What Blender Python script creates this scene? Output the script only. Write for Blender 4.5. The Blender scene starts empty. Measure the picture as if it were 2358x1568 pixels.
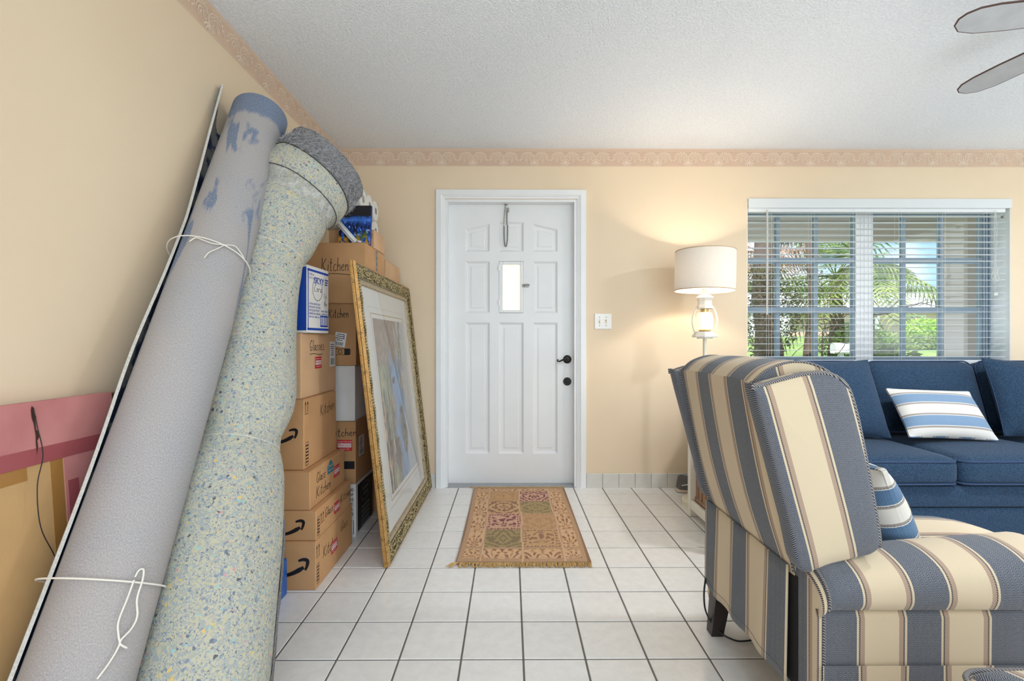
import bpy, bmesh, math, random
import numpy as np
from mathutils import Vector, Matrix, Euler, noise

random.seed(7)
PI = math.pi
SC = bpy.context.scene
COL = SC.collection

# ------------------------------------------------------------------ camera
cam_d = bpy.data.cameras.new('camera')
cam_d.sensor_width = 36.0
cam_d.lens = 36.0 * 1066.4 / 2358.0
cam_d.clip_start = 0.05
cam_d.clip_end = 400
cam = bpy.data.objects.new('camera', cam_d)
COL.objects.link(cam)
cam.location = (0, 0, 1.0584)
cam.rotation_euler = (PI / 2, 0, -0.0048)
SC.camera = cam

# ------------------------------------------------------------------ view
SC.view_settings.view_transform = 'Standard'
SC.view_settings.look = 'None'
SC.view_settings.exposure = 0.55
SC.view_settings.gamma = 1.0
SC.view_settings.use_curve_mapping = False
try:
    SC.cycles.max_bounces = 8
    SC.cycles.diffuse_bounces = 5
    SC.cycles.transparent_max_bounces = 24
    SC.cycles.sample_clamp_indirect = 4.0
    SC.cycles.caustics_reflective = False
    SC.cycles.caustics_refractive = False
except Exception:
    pass

# ------------------------------------------------------------------ world: blue sky with a few white clouds
world = bpy.data.worlds.new('sky')
SC.world = world
world.use_nodes = True
wt = world.node_tree
wt.nodes.clear()
_o = wt.nodes.new('ShaderNodeOutputWorld')
_b = wt.nodes.new('ShaderNodeBackground')
_g = wt.nodes.new('ShaderNodeTexCoord')
_sep = wt.nodes.new('ShaderNodeSeparateXYZ')
_r = wt.nodes.new('ShaderNodeValToRGB')
_r.color_ramp.elements[0].position = 0.0
_r.color_ramp.elements[0].color = (0.46, 0.70, 0.96, 1)
_r.color_ramp.elements[1].position = 0.35
_r.color_ramp.elements[1].color = (0.16, 0.40, 0.85, 1)
_n = wt.nodes.new('ShaderNodeTexNoise')
_n.inputs['Scale'].default_value = 3.2
_n.inputs['Detail'].default_value = 7
_cr = wt.nodes.new('ShaderNodeValToRGB')
_cr.color_ramp.elements[0].position = 0.50
_cr.color_ramp.elements[1].position = 0.62
_m = wt.nodes.new('ShaderNodeMixRGB')
_m.inputs[2].default_value = (1.0, 1.0, 1.0, 1)
wt.links.new(_g.outputs['Generated'], _sep.inputs[0])
wt.links.new(_sep.outputs['Z'], _r.inputs[0])
wt.links.new(_g.outputs['Generated'], _n.inputs['Vector'])
wt.links.new(_n.outputs[0], _cr.inputs[0])
wt.links.new(_cr.outputs[0], _m.inputs[0])
wt.links.new(_r.outputs[0], _m.inputs[1])
wt.links.new(_m.outputs[0], _b.inputs[0])
_b.inputs[1].default_value = 1.0
wt.links.new(_b.outputs[0], _o.inputs[0])

# ------------------------------------------------------------------ sun and added fill lights
def light(name, kind, loc, energy, color=(1, 1, 1), rot=(0, 0, 0), **kw):
    d = bpy.data.lights.new(name, kind)
    d.energy = energy
    d.color = color
    for k, v in kw.items():
        setattr(d, k, v)
    o = bpy.data.objects.new(name, d)
    o.location = loc
    o.rotation_euler = rot
    COL.objects.link(o)
    return o

light('sun', 'SUN', (0, -10, 20), 4.2, (1.0, 0.95, 0.86), (math.radians(38), 0, math.radians(-28)), angle=0.009)
# added fill light standing in for daylight through assumed, unseen rear glass doors
light('rear_fill', 'AREA', (1.6, -3.9, 1.35), 84.0, (0.74, 0.88, 1.0), (PI / 2 + 0.55, 0, 0), shape='RECTANGLE', size=4.6, size_y=2.3)
# unseen fill added for a right-hand window that is only assumed
light('side_fill', 'AREA', (4.58, 1.9, 1.5), 12.0, (0.90, 0.96, 1.0), (0, PI / 2, 0), shape='RECTANGLE', size=1.5, size_y=2.4)
# unseen overhead fill, added without a fixture, in the rear half of the room
light('overhead_fill', 'AREA', (1.5, -1.3, 2.40), 36.0, (0.84, 0.93, 1.0), (0, 0, 0), shape='RECTANGLE', size=2.6, size_y=2.0)
# hidden area light added below the sill to imitate bounce off the paving
light('sill_fill', 'AREA', (2.67, 4.3, 0.12), 26.0, (0.90, 0.96, 1.0), (PI, 0, 0), shape='RECTANGLE', size=2.6, size_y=1.2)

# ================================================================== helpers
def S(r, g, b):
    def f(c):
        c /= 255.0
        return c / 12.92 if c <= 0.04045 else ((c + 0.055) / 1.055) ** 2.4
    return (f(r), f(g), f(b), 1.0)

class NT:
    """small wrapper that makes material nodes quick to write"""
    def __init__(s, name):
        s.m = bpy.data.materials.new(name)
        s.m.use_nodes = True
        s.t = s.m.node_tree
        s.p = s.t.nodes['Principled BSDF']
        s.out = s.t.nodes['Material Output']
    def n(s, typ, ins=None, **props):
        nd = s.t.nodes.new('ShaderNode' + typ)
        for k, v in props.items():
            setattr(nd, k, v)
        for k, v in (ins or {}).items():
            s.set(nd, k, v)
        return nd
    def set(s, nd, k, v):
        if isinstance(v, bpy.types.NodeSocket):
            s.t.links.new(v, nd.inputs[k])
        elif isinstance(v, bpy.types.Node):
            s.t.links.new(v.outputs[0], nd.inputs[k])
        else:
            nd.inputs[k].default_value = v
    def P(s, **kw):
        for k, v in kw.items():
            s.set(s.p, k.replace('_', ' '), v)
    def coord(s, which='Object', scale=None):
        c = s.n('TexCoord').outputs[which]
        if scale is not None:
            mp = s.n('Mapping', {0: c})
            mp.inputs['Scale'].default_value = scale
            return mp.outputs[0]
        return c
    def math(s, op, a, b=0.0, c=None):
        nd = s.n('Math', {0: a, 1: b}, operation=op)
        if c is not None:
            s.set(nd, 2, c)
        return nd.outputs[0]
    def noise(s, vec, scale, detail=3, rough=0.5):
        return s.n('TexNoise', {'Vector': vec, 'Scale': scale, 'Detail': detail, 'Roughness': rough}).outputs[0]
    def voro(s, vec, scale, feat='F1', out=0):
        return s.n('TexVoronoi', {'Vector': vec, 'Scale': scale}, feature=feat).outputs[out]
    def ramp(s, fac, stops, interp='LINEAR'):
        r = s.n('ValToRGB', {0: fac})
        cr = r.color_ramp
        cr.interpolation = interp
        while len(cr.elements) < len(stops):
            cr.elements.new(0.5)
        for e, (p, c) in zip(cr.elements, stops):
            e.position = p
            e.color = c if len(c) == 4 else (*c, 1)
        return r.outputs[0]
    def mix(s, fac, a, b, mode='MIX'):
        return s.n('MixRGB', {0: fac, 1: a, 2: b}, blend_type=mode).outputs[0]
    def bump(s, h, strength=0.3, dist=0.01):
        s.set(s.p, 'Normal', s.n('Bump', {'Height': h, 'Strength': strength, 'Distance': dist}))

MATS = {}
def plain(name, col, rough=0.5, metal=0.0, **kw):
    if name in MATS:
        return MATS[name]
    a = NT(name)
    a.P(Base_Color=col, Roughness=rough, Metallic=metal, **kw)
    MATS[name] = a.m
    return a.m

def speckle(name, col, rough=0.6, var=0.12, scale=30, bump=0.0, bscale=120, bdist=0.002, metal=0.0, coord='Object', stretch=None):
    """plain colour with a little mottling and fine relief"""
    if name in MATS:
        return MATS[name]
    a = NT(name)
    c = a.coord(coord, stretch)
    n = a.noise(c, scale, 4)
    d = tuple(x * (1 - var) for x in col[:3]) + (1,)
    l = tuple(min(1, x * (1 + var)) for x in col[:3]) + (1,)
    a.P(Base_Color=a.ramp(n, [(0.3, d), (0.7, l)]), Roughness=rough, Metallic=metal)
    if bump:
        a.bump(a.noise(c, bscale, 3), bump, bdist)
    MATS[name] = a.m
    return a.m

class MB:
    """collects geometry for one mesh"""
    def __init__(s):
        s.v, s.f, s.m, s.uv = [], [], [], []
    def add(s, verts, faces, m=0, uvs=None):
        o = len(s.v)
        s.v.extend([tuple(v) for v in verts])
        for i, f in enumerate(faces):
            s.f.append(tuple(o + k for k in f))
            s.m.append(m if isinstance(m, int) else m[i])
            s.uv.append(uvs[i] if uvs else None)
        return s
    def box(s, x0, x1, y0, y1, z0, z1, m=0):
        v = [(x0, y0, z0), (x1, y0, z0), (x1, y1, z0), (x0, y1, z0), (x0, y0, z1), (x1, y0, z1), (x1, y1, z1), (x0, y1, z1)]
        f = [(0, 3, 2, 1), (4, 5, 6, 7), (0, 1, 5, 4), (1, 2, 6, 5), (2, 3, 7, 6), (3, 0, 4, 7)]
        return s.add(v, f, m)
    def rbox(s, x0, x1, y0, y1, z0, z1, r=0.01, seg=2, mat=None, m=0):
        bm = bmesh.new()
        bmesh.ops.create_cube(bm, size=1.0)
        for v in bm.verts:
            v.co = Vector(((x0 + x1) / 2 + v.co.x * (x1 - x0), (y0 + y1) / 2 + v.co.y * (y1 - y0), (z0 + z1) / 2 + v.co.z * (z1 - z0)))
        bmesh.ops.bevel(bm, geom=list(bm.edges), offset=min(r, 0.49 * min(x1 - x0, y1 - y0, z1 - z0)), segments=seg, affect='EDGES', profile=0.5)
        return s.bm(bm, mat, m)
    def bm(s, bm, mat=None, m=0):
        bm.verts.index_update()
        vs = [(mat @ v.co if mat else v.co) for v in bm.verts]
        s.add(vs, [[v.index for v in f.verts] for f in bm.faces], m)
        bm.free()
        return s
    def tube(s, pts, r, n=8, cap=True, closed=False, m=0):
        P = [Vector(p) for p in pts]
        R = r if isinstance(r, (list, tuple)) else [r] * len(P)
        N = len(P)
        T = []
        for i in range(N):
            a = P[(i - 1) % N] if (closed or i > 0) else P[0]
            b = P[(i + 1) % N] if (closed or i < N - 1) else P[-1]
            d = b - a
            T.append(d.normalized() if d.length > 1e-9 else Vector((0, 0, 1)))
        up = Vector((0, 0, 1)) if abs(T[0].z) < 0.9 else Vector((1, 0, 0))
        u = T[0].cross(up).normalized()
        V, F = [], []
        for i in range(N):
            u = (u - T[i] * u.dot(T[i]))
            u = u.normalized() if u.length > 1e-6 else T[i].orthogonal().normalized()
            w = T[i].cross(u)
            for k in range(n):
                a = 2 * PI * k / n
                V.append(P[i] + (u * math.cos(a) + w * math.sin(a)) * R[i])
        for i in range(N if closed else N - 1):
            j = (i + 1) % N
            for k in range(n):
                l = (k + 1) % n
                F.append((i * n + k, i * n + l, j * n + l, j * n + k))
        if cap and not closed:
            F.append(tuple(reversed(range(n))))
            F.append(tuple((N - 1) * n + k for k in range(n)))
        return s.add(V, F, m)
    def lathe(s, prof, n=32, c=(0, 0, 0), m=0, close=False):
        V, F = [], []
        for r, z in prof:
            for k in range(n):
                a = 2 * PI * k / n
                V.append((c[0] + r * math.cos(a), c[1] + r * math.sin(a), c[2] + z))
        L = len(prof)
        for i in range(L if close else L - 1):
            j = (i + 1) % L
            for k in range(n):
                l = (k + 1) % n
                F.append((i * n + k, i * n + l, j * n + l, j * n + k))
        return s.add(V, F, m)
    def prism(s, poly, to3d, d0, d1, m=0):
        """polygon (2-D points) extruded between depths d0 and d1; to3d(a, b, d) -> point"""
        n = len(poly)
        V = [to3d(a, b, d0) for a, b in poly] + [to3d(a, b, d1) for a, b in poly]
        F = [tuple(reversed(range(n))), tuple(range(n, 2 * n))]
        for i in range(n):
            j = (i + 1) % n
            F.append((i, j, n + j, n + i))
        return s.add(V, F, m)
    def grid(s, fn, nu, nv, m=0, uvfn=None, closeu=False):
        V, F, U = [], [], []
        for j in range(nv + 1):
            for i in range(nu + 1):
                V.append(fn(i / nu, j / nv))
        w = nu + 1
        for j in range(nv):
            for i in range(nu):
                F.append((j * w + i, j * w + i + 1, (j + 1) * w + i + 1, (j + 1) * w + i))
                if uvfn:
                    U.append([uvfn(i / nu, j / nv), uvfn((i + 1) / nu, j / nv), uvfn((i + 1) / nu, (j + 1) / nv), uvfn(i / nu, (j + 1) / nv)])
        return s.add(V, F, m, U if uvfn else None)
    def soft(s, size, r=0.05, puff=(0, 0, 0), n=10, xf=None, uvaxis='x', m=0, uvoff=0.0, warp=None, e=2.0):
        """rounded cushion block centred on the origin; puff bulges the faces of each axis"""
        h = Vector(size) * 0.5
        axes = [(0, 1, 2), (1, 2, 0), (2, 0, 1)]
        for ax, au, av in axes:
            for sg in (-1, 1):
                V, F, U = [], [], []
                L = []
                for j in range(n + 1):
                    for i in range(n + 1):
                        # denser towards the borders
                        a = math.sin((i / n - 0.5) * PI)
                        b = math.sin((j / n - 0.5) * PI)
                        q = [0, 0, 0]
                        q[ax] = sg; q[au] = a; q[av] = b
                        p = Vector((q[0] * h.x, q[1] * h.y, q[2] * h.z))
                        inner = Vector([max(-(h[k] - r), min(h[k] - r, p[k])) for k in range(3)])
                        d = p - inner
                        if d.length > 1e-9:
                            p = inner + d.normalized() * r
                        for k in range(3):
                            k1, k2 = (k + 1) % 3, (k + 2) % 3
                            if puff[k]:
                                w = max(0, 1 - abs(q[k1]) ** e) * max(0, 1 - abs(q[k2]) ** e)
                                p[k] += (q[k] if abs(q[k]) < 1 else sg if k == ax else q[k]) * puff[k] * w
                        L.append(p)
                def uv(p):
                    if ax == 0:
                        return (p.y, p.z) if uvaxis == 'y' else ((p.y, p.z) if uvaxis == 'x' else (p.z, p.y))
                    if ax == 1:
                        return (p.x, p.z) if uvaxis == 'x' else ((p.x, p.z) if uvaxis == 'y' else (p.z, p.x))
                    return (p.x, p.y) if uvaxis == 'x' else ((p.y, p.x) if uvaxis == 'y' else (p.x, p.y))
                w = n + 1
                for j in range(n):
                    for i in range(n):
                        f = (j * w + i, j * w + i + 1, (j + 1) * w + i + 1, (j + 1) * w + i)
                        if sg < 0:
                            f = tuple(reversed(f))
                        F.append(f)
                        U.append([(uv(L[k])[0] + uvoff, uv(L[k])[1]) for k in f])
                if warp:
                    L = [Vector(warp(p)) for p in L]
                if xf:
                    L = [xf @ p for p in L]
                s.add(L, F, m, U)
        return s
    def x(s, M):
        s.v = [tuple(M @ Vector(v)) for v in s.v]
        return s
    def mesh(s, name, mats, smooth=False, merge=False):
        me = bpy.data.meshes.new(name)
        me.from_pydata(s.v, [], s.f)
        for mt in (mats if isinstance(mats, (list, tuple)) else [mats]):
            me.materials.append(mt)
        if any(s.m):
            me.polygons.foreach_set('material_index', s.m)
        if any(u is not None for u in s.uv):
            ul = me.uv_layers.new(name='UVMap')
            flat = []
            for f, u in zip(s.f, s.uv):
                for k in range(len(f)):
                    flat.extend(u[k] if u else (0.0, 0.0))
            ul.data.foreach_set('uv', flat)
        if merge:
            bm = bmesh.new()
            bm.from_mesh(me)
            bmesh.ops.remove_doubles(bm, verts=bm.verts, dist=1e-5)
            bm.to_mesh(me)
            bm.free()
        if smooth is True:
            me.polygons.foreach_set('use_smooth', [True] * len(me.polygons))
        elif smooth:
            me.polygons.foreach_set('use_smooth', [True] * len(me.polygons))
            me.set_sharp_from_angle(angle=math.radians(smooth))
        me.update()
        return me

def tag(o, label=None, cat=None, group=None, kind=None):
    if label: o['label'] = label
    if cat: o['category'] = cat
    if group: o['group'] = group
    if kind: o['kind'] = kind
    return o

def link(name, me, parent=None, world=True):
    o = bpy.data.objects.new(name, me)
    COL.objects.link(o)
    if parent is not None:
        o.parent = parent
        if world:
            o.matrix_parent_inverse = wmat(parent).inverted()
    return o

def wmat(o):
    M = Matrix.LocRotScale(o.location, o.rotation_euler, o.scale)
    if o.parent:
        M = wmat(o.parent) @ o.matrix_parent_inverse @ M
    return M

def part(name, mb, mats, parent=None, smooth=False, merge=False, world=True):
    return link(name, mb.mesh(name, mats, smooth, merge), parent, world)

def thing(name, label, cat, loc=(0, 0, 0), rotz=0.0, group=None):
    o = bpy.data.objects.new(name, None)
    o.empty_display_size = 0.05
    o.location = loc
    o.rotation_euler = (0, 0, rotz)
    COL.objects.link(o)
    return tag(o, label, cat, group)

def struct(name, mb, mats, smooth=False, parent=None):
    o = part(name, mb, mats, parent, smooth)
    if parent is None:
        o['kind'] = 'structure'
    return o

def structroot(name, loc=(0, 0, 0)):
    o = bpy.data.objects.new(name, None)
    o.empty_display_size = 0.05
    o.location = loc
    COL.objects.link(o)
    o['kind'] = 'structure'
    return o

# ---- lettering
_tc = {}
def text2d(body, size=1.0, align='CENTER', bold=0.0):
    k = (body, align, bold)
    if k not in _tc:
        cu = bpy.data.curves.new('lettering', 'FONT')
        cu.body = body
        cu.size = 1.0
        cu.align_x = align
        cu.align_y = 'CENTER'
        cu.offset = bold
        cu.resolution_u = 3
        ob = bpy.data.objects.new('lettering', cu)
        me = bpy.data.meshes.new_from_object(ob)
        _tc[k] = ([tuple(v.co[:2]) for v in me.vertices], [tuple(p.vertices) for p in me.polygons])
        bpy.data.objects.remove(ob)
        bpy.data.curves.remove(cu)
        bpy.data.meshes.remove(me)
    v, f = _tc[k]
    return [(x * size, y * size) for x, y in v], f

def ribbon(pts, w, taper=None):
    """flat stroke along 2-D points; returns verts, faces"""
    V, F = [], []
    n = len(pts)
    for i, (x, y) in enumerate(pts):
        a = pts[max(0, i - 1)]; b = pts[min(n - 1, i + 1)]
        dx, dy = b[0] - a[0], b[1] - a[1]
        l = math.hypot(dx, dy) or 1
        ww = (w if taper is None else w * taper(i / (n - 1))) * 0.5
        V += [(x - dy / l * ww, y + dx / l * ww), (x + dy / l * ww, y - dx / l * ww)]
    for i in range(n - 1):
        F.append((2 * i, 2 * i + 1, 2 * i + 3, 2 * i + 2))
    return V, F

GLY = {
 'K': [[(0, 0), (.02, 1)], [(.5, .95), (.05, .45), (.55, 0)]], 'i': [[(.1, 0), (.12, .5)], [(.13, .68), (.16, .72)]],
 't': [[(.16, .95), (.14, .1), (.24, 0), (.34, .06)], [(0, .6), (.34, .62)]], 'c': [[(.38, .45), (.2, .52), (.04, .3), (.1, .04), (.3, 0), (.4, .08)]],
 'h': [[(.04, 1), (.02, 0)], [(.02, .3), (.2, .5), (.34, .4), (.36, 0)]], 'e': [[(.04, .26), (.36, .3), (.3, .5), (.12, .48), (.04, .2), (.18, 0), (.4, .08)]],
 'n': [[(.02, .5), (.04, 0)], [(.04, .3), (.2, .5), (.32, .42), (.36, 0)]], 'G': [[(.5, .85), (.3, 1), (.04, .6), (.1, .1), (.36, 0), (.52, .3), (.3, .38)]],
 'l': [[(.1, 1), (.08, 0)]], 'a': [[(.38, .44), (.18, .5), (.04, .22), (.14, 0), (.34, .2), (.38, .48), (.38, 0)]],
 's': [[(.34, .46), (.16, .5), (.08, .34), (.3, .2), (.26, .02), (.04, .04)]], 'r': [[(.04, .5), (.06, 0)], [(.06, .28), (.2, .48), (.34, .44)]],
 'C': [[(.46, .85), (.26, 1), (.04, .5), (.14, .06), (.4, .02)]], 'o': [[(.2, .5), (.04, .25), (.2, 0), (.36, .25), (.2, .5)]],
 'g': [[(.36, .44), (.18, .5), (.05, .25), (.18, .04), (.36, .25), (.38, .45), (.36, -.2), (.2, -.34), (.04, -.24)]], 'm': [[(.02, .5), (.04, 0)], [(.04, .3), (.16, .5), (.24, .4), (.25, 0)], [(.25, .3), (.38, .5), (.48, .4), (.5, 0)]],
 '1': [[(.05, .8), (.15, 1), (.15, 0)]], ' ': [], 'L': [[(.05, 1), (.05, 0), (.4, .03)]], 'R': [[(.04, 0), (.05, 1), (.35, .85), (.3, .55), (.06, .5), (.4, 0)]],
}
def script2d(word, h, w=0.0032, seed=1, sx=1.0):
    rnd = random.Random(seed)
    V, F = [], []
    x = 0.0
    for ch in word:
        wd = 0.0
        for st in GLY[ch]:
            pts = []
            for i in range(len(st) - 1):
                for k in range(3):
                    t = k / 3
                    pts.append((st[i][0] + (st[i + 1][0] - st[i][0]) * t, st[i][1] + (st[i + 1][1] - st[i][1]) * t))
            pts.append(st[-1])
            sm = [pts[0]] + [tuple((pts[i - 1][k] + 2 * pts[i][k] + pts[i + 1][k]) / 4 for k in (0, 1)) for i in range(1, len(pts) - 1)] + [pts[-1]]
            wd = max(wd, max(p[0] for p in st))
            P = [((x + p[0] + 0.12 * p[1]) * h * sx, (p[1] + rnd.uniform(-.012, .012)) * h) for p in sm]
            v, f = ribbon(P, w)
            o = len(V)
            V += v
            F += [tuple(o + k for k in q) for q in f]
        x += (wd or 0.25) + 0.12
    return V, F

def decal(name, vf, origin, ux, uy, mat, parent, off=0.0008, thick=0.0):
    """flat print laid on a face: origin plus x*ux + y*uy, lifted off along the normal"""
    ux, uy = Vector(ux).normalized(), Vector(uy).normalized()
    nrm = ux.cross(uy)
    o = Vector(origin) + nrm * off
    mb = MB()
    mb.add([o + ux * x + uy * y for x, y in vf[0]], vf[1])
    return part(name, mb, mat, parent)

def rect2d(w, h, cx=0, cy=0):
    return [(cx - w / 2, cy - h / 2), (cx + w / 2, cy - h / 2), (cx + w / 2, cy + h / 2), (cx - w / 2, cy + h / 2)], [(0, 1, 2, 3)]

def join2d(*items):
    V, F = [], []
    for v, f in items:
        o = len(V)
        V += list(v)
        F += [tuple(o + k for k in q) for q in f]
    return V, F

def shift2d(vf, dx, dy):
    return [(x + dx, y + dy) for x, y in vf[0]], vf[1]

# ================================================================== room dimensions
XL, XR, YB, YF, ZC = -1.2264, 4.62, 3.334, -3.98, 2.4406
WT = 0.20

# ------------------------------------------------------------------ surface materials
def m_wall():
    a = NT('painted_wallpaper')
    c = a.coord('Object')
    n = a.noise(c, 1.3, 3)
    a.P(Base_Color=a.ramp(n, [(0.3, S(227, 205, 175)), (0.7, S(233, 212, 183))]), Roughness=0.62)
    mp = a.n('Mapping', {0: c})
    mp.inputs['Scale'].default_value = (260, 260, 160)
    a.bump(a.noise(mp.outputs[0], 1.0, 2), 0.12, 0.001)
    return a.m
def m_ceiling():
    a = NT('popcorn_plaster')
    c = a.coord('Object')
    n = a.noise(c, 95, 3, 0.6)
    v = a.voro(c, 130)
    h = a.math('SUBTRACT', n, a.math('MULTIPLY', v, 0.55))
    a.P(Base_Color=a.ramp(n, [(0.35, S(232, 237, 245)), (0.62, S(244, 248, 254))]), Roughness=0.9)
    a.bump(h, 0.55, 0.006)
    return a.m
def m_tile():
    a = NT('glazed_floor_tile')
    c = a.coord('Object', (1, 1, 1))
    oi = a.n('ObjectInfo')
    rv = a.n('VectorMath', {0: c, 1: oi.outputs['Location']}, operation='ADD').outputs[0]
    n1 = a.noise(rv, 26, 5, 0.65)
    mp = a.n('Mapping', {0: rv})
    mp.inputs['Scale'].default_value = (90, 150, 1)
    mp.inputs['Rotation'].default_value = (0, 0, 0.7)
    n2 = a.noise(mp.outputs[0], 1.0, 4, 0.7)
    base = a.ramp(n1, [(0.35, S(234, 232, 229)), (0.65, S(242, 240, 237))])
    fl = a.math('MULTIPLY', a.ramp(n2, [(0.66, (0, 0, 0)), (0.74, (1, 1, 1))]), a.ramp(n1, [(0.48, (0, 0, 0)), (0.6, (1, 1, 1))]))
    col = a.mix(a.math('MULTIPLY', fl, 0.45), base, S(150, 148, 146))
    tint = a.mix(a.math('MULTIPLY', oi.outputs['Random'], 0.07), col, S(190, 178, 168))
    a.P(Base_Color=tint, Roughness=0.20)
    a.set(a.p, 'Specular IOR Level', 0.5)
    a.bump(a.noise(rv, 140, 2), 0.05, 0.001)
    return a.m
M_WALL, M_CEIL, M_TILE = m_wall(), m_ceiling(), m_tile()
M_GROUT = speckle('grey_grout', S(112, 106, 100), 0.9, 0.12, 40)
M_TRIM = speckle('white_trim_paint', S(236, 237, 238), 0.38, 0.015, 8)
M_DOOR = speckle('white_door_paint', S(234, 235, 236), 0.42, 0.02, 5)
M_BASE = speckle('baseboard_tile_glaze', S(214, 211, 204), 0.35, 0.03, 25)
M_BORDER = speckle('border_paper_tan', S(212, 183, 160), 0.75, 0.04, 6)
M_ORN = speckle('border_paper_cream', S(231, 211, 191), 0.75, 0.03, 20)
M_ALU = speckle('backlit_aluminium', S(140, 156, 170), 0.45, 0.03, 10)  # white metal darkened to blue-grey for its backlit shade
M_GLASS = None
def m_glass():
    a = NT('window_glass')
    tr = a.n('BsdfTransparent', {0: (0.97, 0.985, 0.985, 1)})
    gl = a.n('BsdfGlossy', {0: (1, 1, 1, 1), 'Roughness': 0.02})
    mx = a.n('MixShader', {0: 0.035, 1: tr.outputs[0], 2: gl.outputs[0]})
    a.t.links.new(mx.outputs[0], a.out.inputs[0])
    return a.m
M_GLASS = m_glass()

# ------------------------------------------------------------------ walls, ceiling
# front door and window openings in the back wall
DX0, DX1, DZ1 = -0.4686, 0.4850, 2.073
WX0, WX1, WZ0, WZ1 = 1.713, 3.624, 0.895, 2.0806
mb = MB()
y0, y1 = YB, YB + WT
mb.box(XL - WT, DX0, y0, y1, 0, ZC)
mb.box(DX0, DX1, y0, y1, DZ1, ZC)
mb.box(DX1, WX0, y0, y1, 0, ZC)
mb.box(WX0, WX1, y0, y1, WZ1, ZC)
mb.box(WX0, WX1, y0, y1, 0, WZ0)
mb.box(WX1, XR + WT, y0, y1, 0, ZC)
struct('wall_back', mb, M_WALL)
struct('wall_left', MB().box(XL - WT, XL, YF, YB, 0, ZC), M_WALL)
mb = MB()   # right wall with an assumed window opening beside the sofa
mb.box(XR, XR + WT, YF, 0.6, 0, ZC); mb.box(XR, XR + WT, 3.15, YB, 0, ZC)
mb.box(XR, XR + WT, 0.6, 3.15, 0, 0.7); mb.box(XR, XR + WT, 0.6, 3.15, 2.3, ZC)
struct('wall_right', mb, M_WALL)
mb = MB()   # rear wall, mostly assumed glass doors
mb.box(XL - WT, -0.75, YF - WT, YF, 0, ZC); mb.box(3.95, XR + WT, YF - WT, YF, 0, ZC); mb.box(-0.75, 3.95, YF - WT, YF, 2.5 - 0.2, ZC)
struct('wall_rear', mb, M_WALL)
struct('ceiling', MB().box(XL - WT, XR + WT, YF - WT, YB + WT, ZC, ZC + 0.18), M_CEIL)

# ------------------------------------------------------------------ floor of separate square tiles
TP = 0.2066
floor = struct('floor', MB().box(XL - WT, XR + WT, YF - WT, YB + WT, -0.12, -0.0028), M_GROUT)
def tile_mesh(w, d):
    b = MB().rbox(-w / 2, w / 2, -d / 2, d / 2, -0.010, 0.0, 0.0016, 1)
    return b.mesh('tile', M_TILE)
TG = 0.0062
full = tile_mesh(TP - TG, TP - TG)
rest = MB()
for i in range(-7, 29):
    for j in range(-28, 10):
        a0, a1 = max((i - 0.782) * TP + TG / 2, XL), min((i + 1 - 0.782) * TP - TG / 2, XR)
        b0, b1 = max((j + 7.4452) * TP + TG / 2, YF), min((j + 8.4452) * TP - TG / 2, YB)
        if a1 - a0 < 0.004 or b1 - b0 < 0.004:
            continue
        if -4.2 <= i <= 10 and j >= -2:
            whole = abs(a1 - a0 - (TP - TG)) < 1e-6 and abs(b1 - b0 - (TP - TG)) < 1e-6
            o = bpy.data.objects.new('tile', full if whole else tile_mesh(a1 - a0, b1 - b0))
            o.location = ((a0 + a1) / 2, (b0 + b1) / 2, 0)
            o.parent = floor
            COL.objects.link(o)
        else:
            rest.rbox(a0, a1, b0, b1, -0.010, 0.0, 0.0016, 1)
r_ = part('tile_field', rest, M_TILE, floor)
r_['kind'] = 'stuff'

# ------------------------------------------------------------------ tiled baseboards
def base_tile(w):
    return MB().rbox(-w / 2, w / 2, -0.0095, 0, 0, 0.102, 0.0018, 1).mesh('tile', M_BASE)
BW = 0.1166
bt = base_tile(BW - 0.0018)
bb = struct('baseboard_back', MB().box(XL, -0.535, YB - 0.004, YB, 0, 0.1).box(0.552, XR, YB - 0.004, YB, 0, 0.1), M_GROUT)
x = 0.551
while x < XR - 0.02:
    w = min(BW, XR - x)
    o = bpy.data.objects.new('tile', bt if w == BW else base_tile(w - 0.0018))
    o.location = (x + w / 2, YB - 0.0005, 0)
    o.parent = bb; COL.objects.link(o)
    x += BW
x = -0.5345
while x > XL + 0.02:
    w = min(BW, x - XL)
    o = bpy.data.objects.new('tile', bt if w == BW else base_tile(w - 0.0018))
    o.location = (x - w / 2, YB - 0.0005, 0)
    o.parent = bb; COL.objects.link(o)
    x -= BW
bl = struct('baseboard_left', MB().box(XL, XL + 0.004, YF, YB - 0.01, 0, 0.1), M_GROUT)
y = YB - 0.012
while y > 0.4:
    o = bpy.data.objects.new('tile', bt)
    o.location = (XL + 0.0005, y - BW / 2, 0)
    o.rotation_euler = (0, 0, PI / 2)
    o.parent = bl; COL.objects.link(o)
    y -= BW

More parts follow.
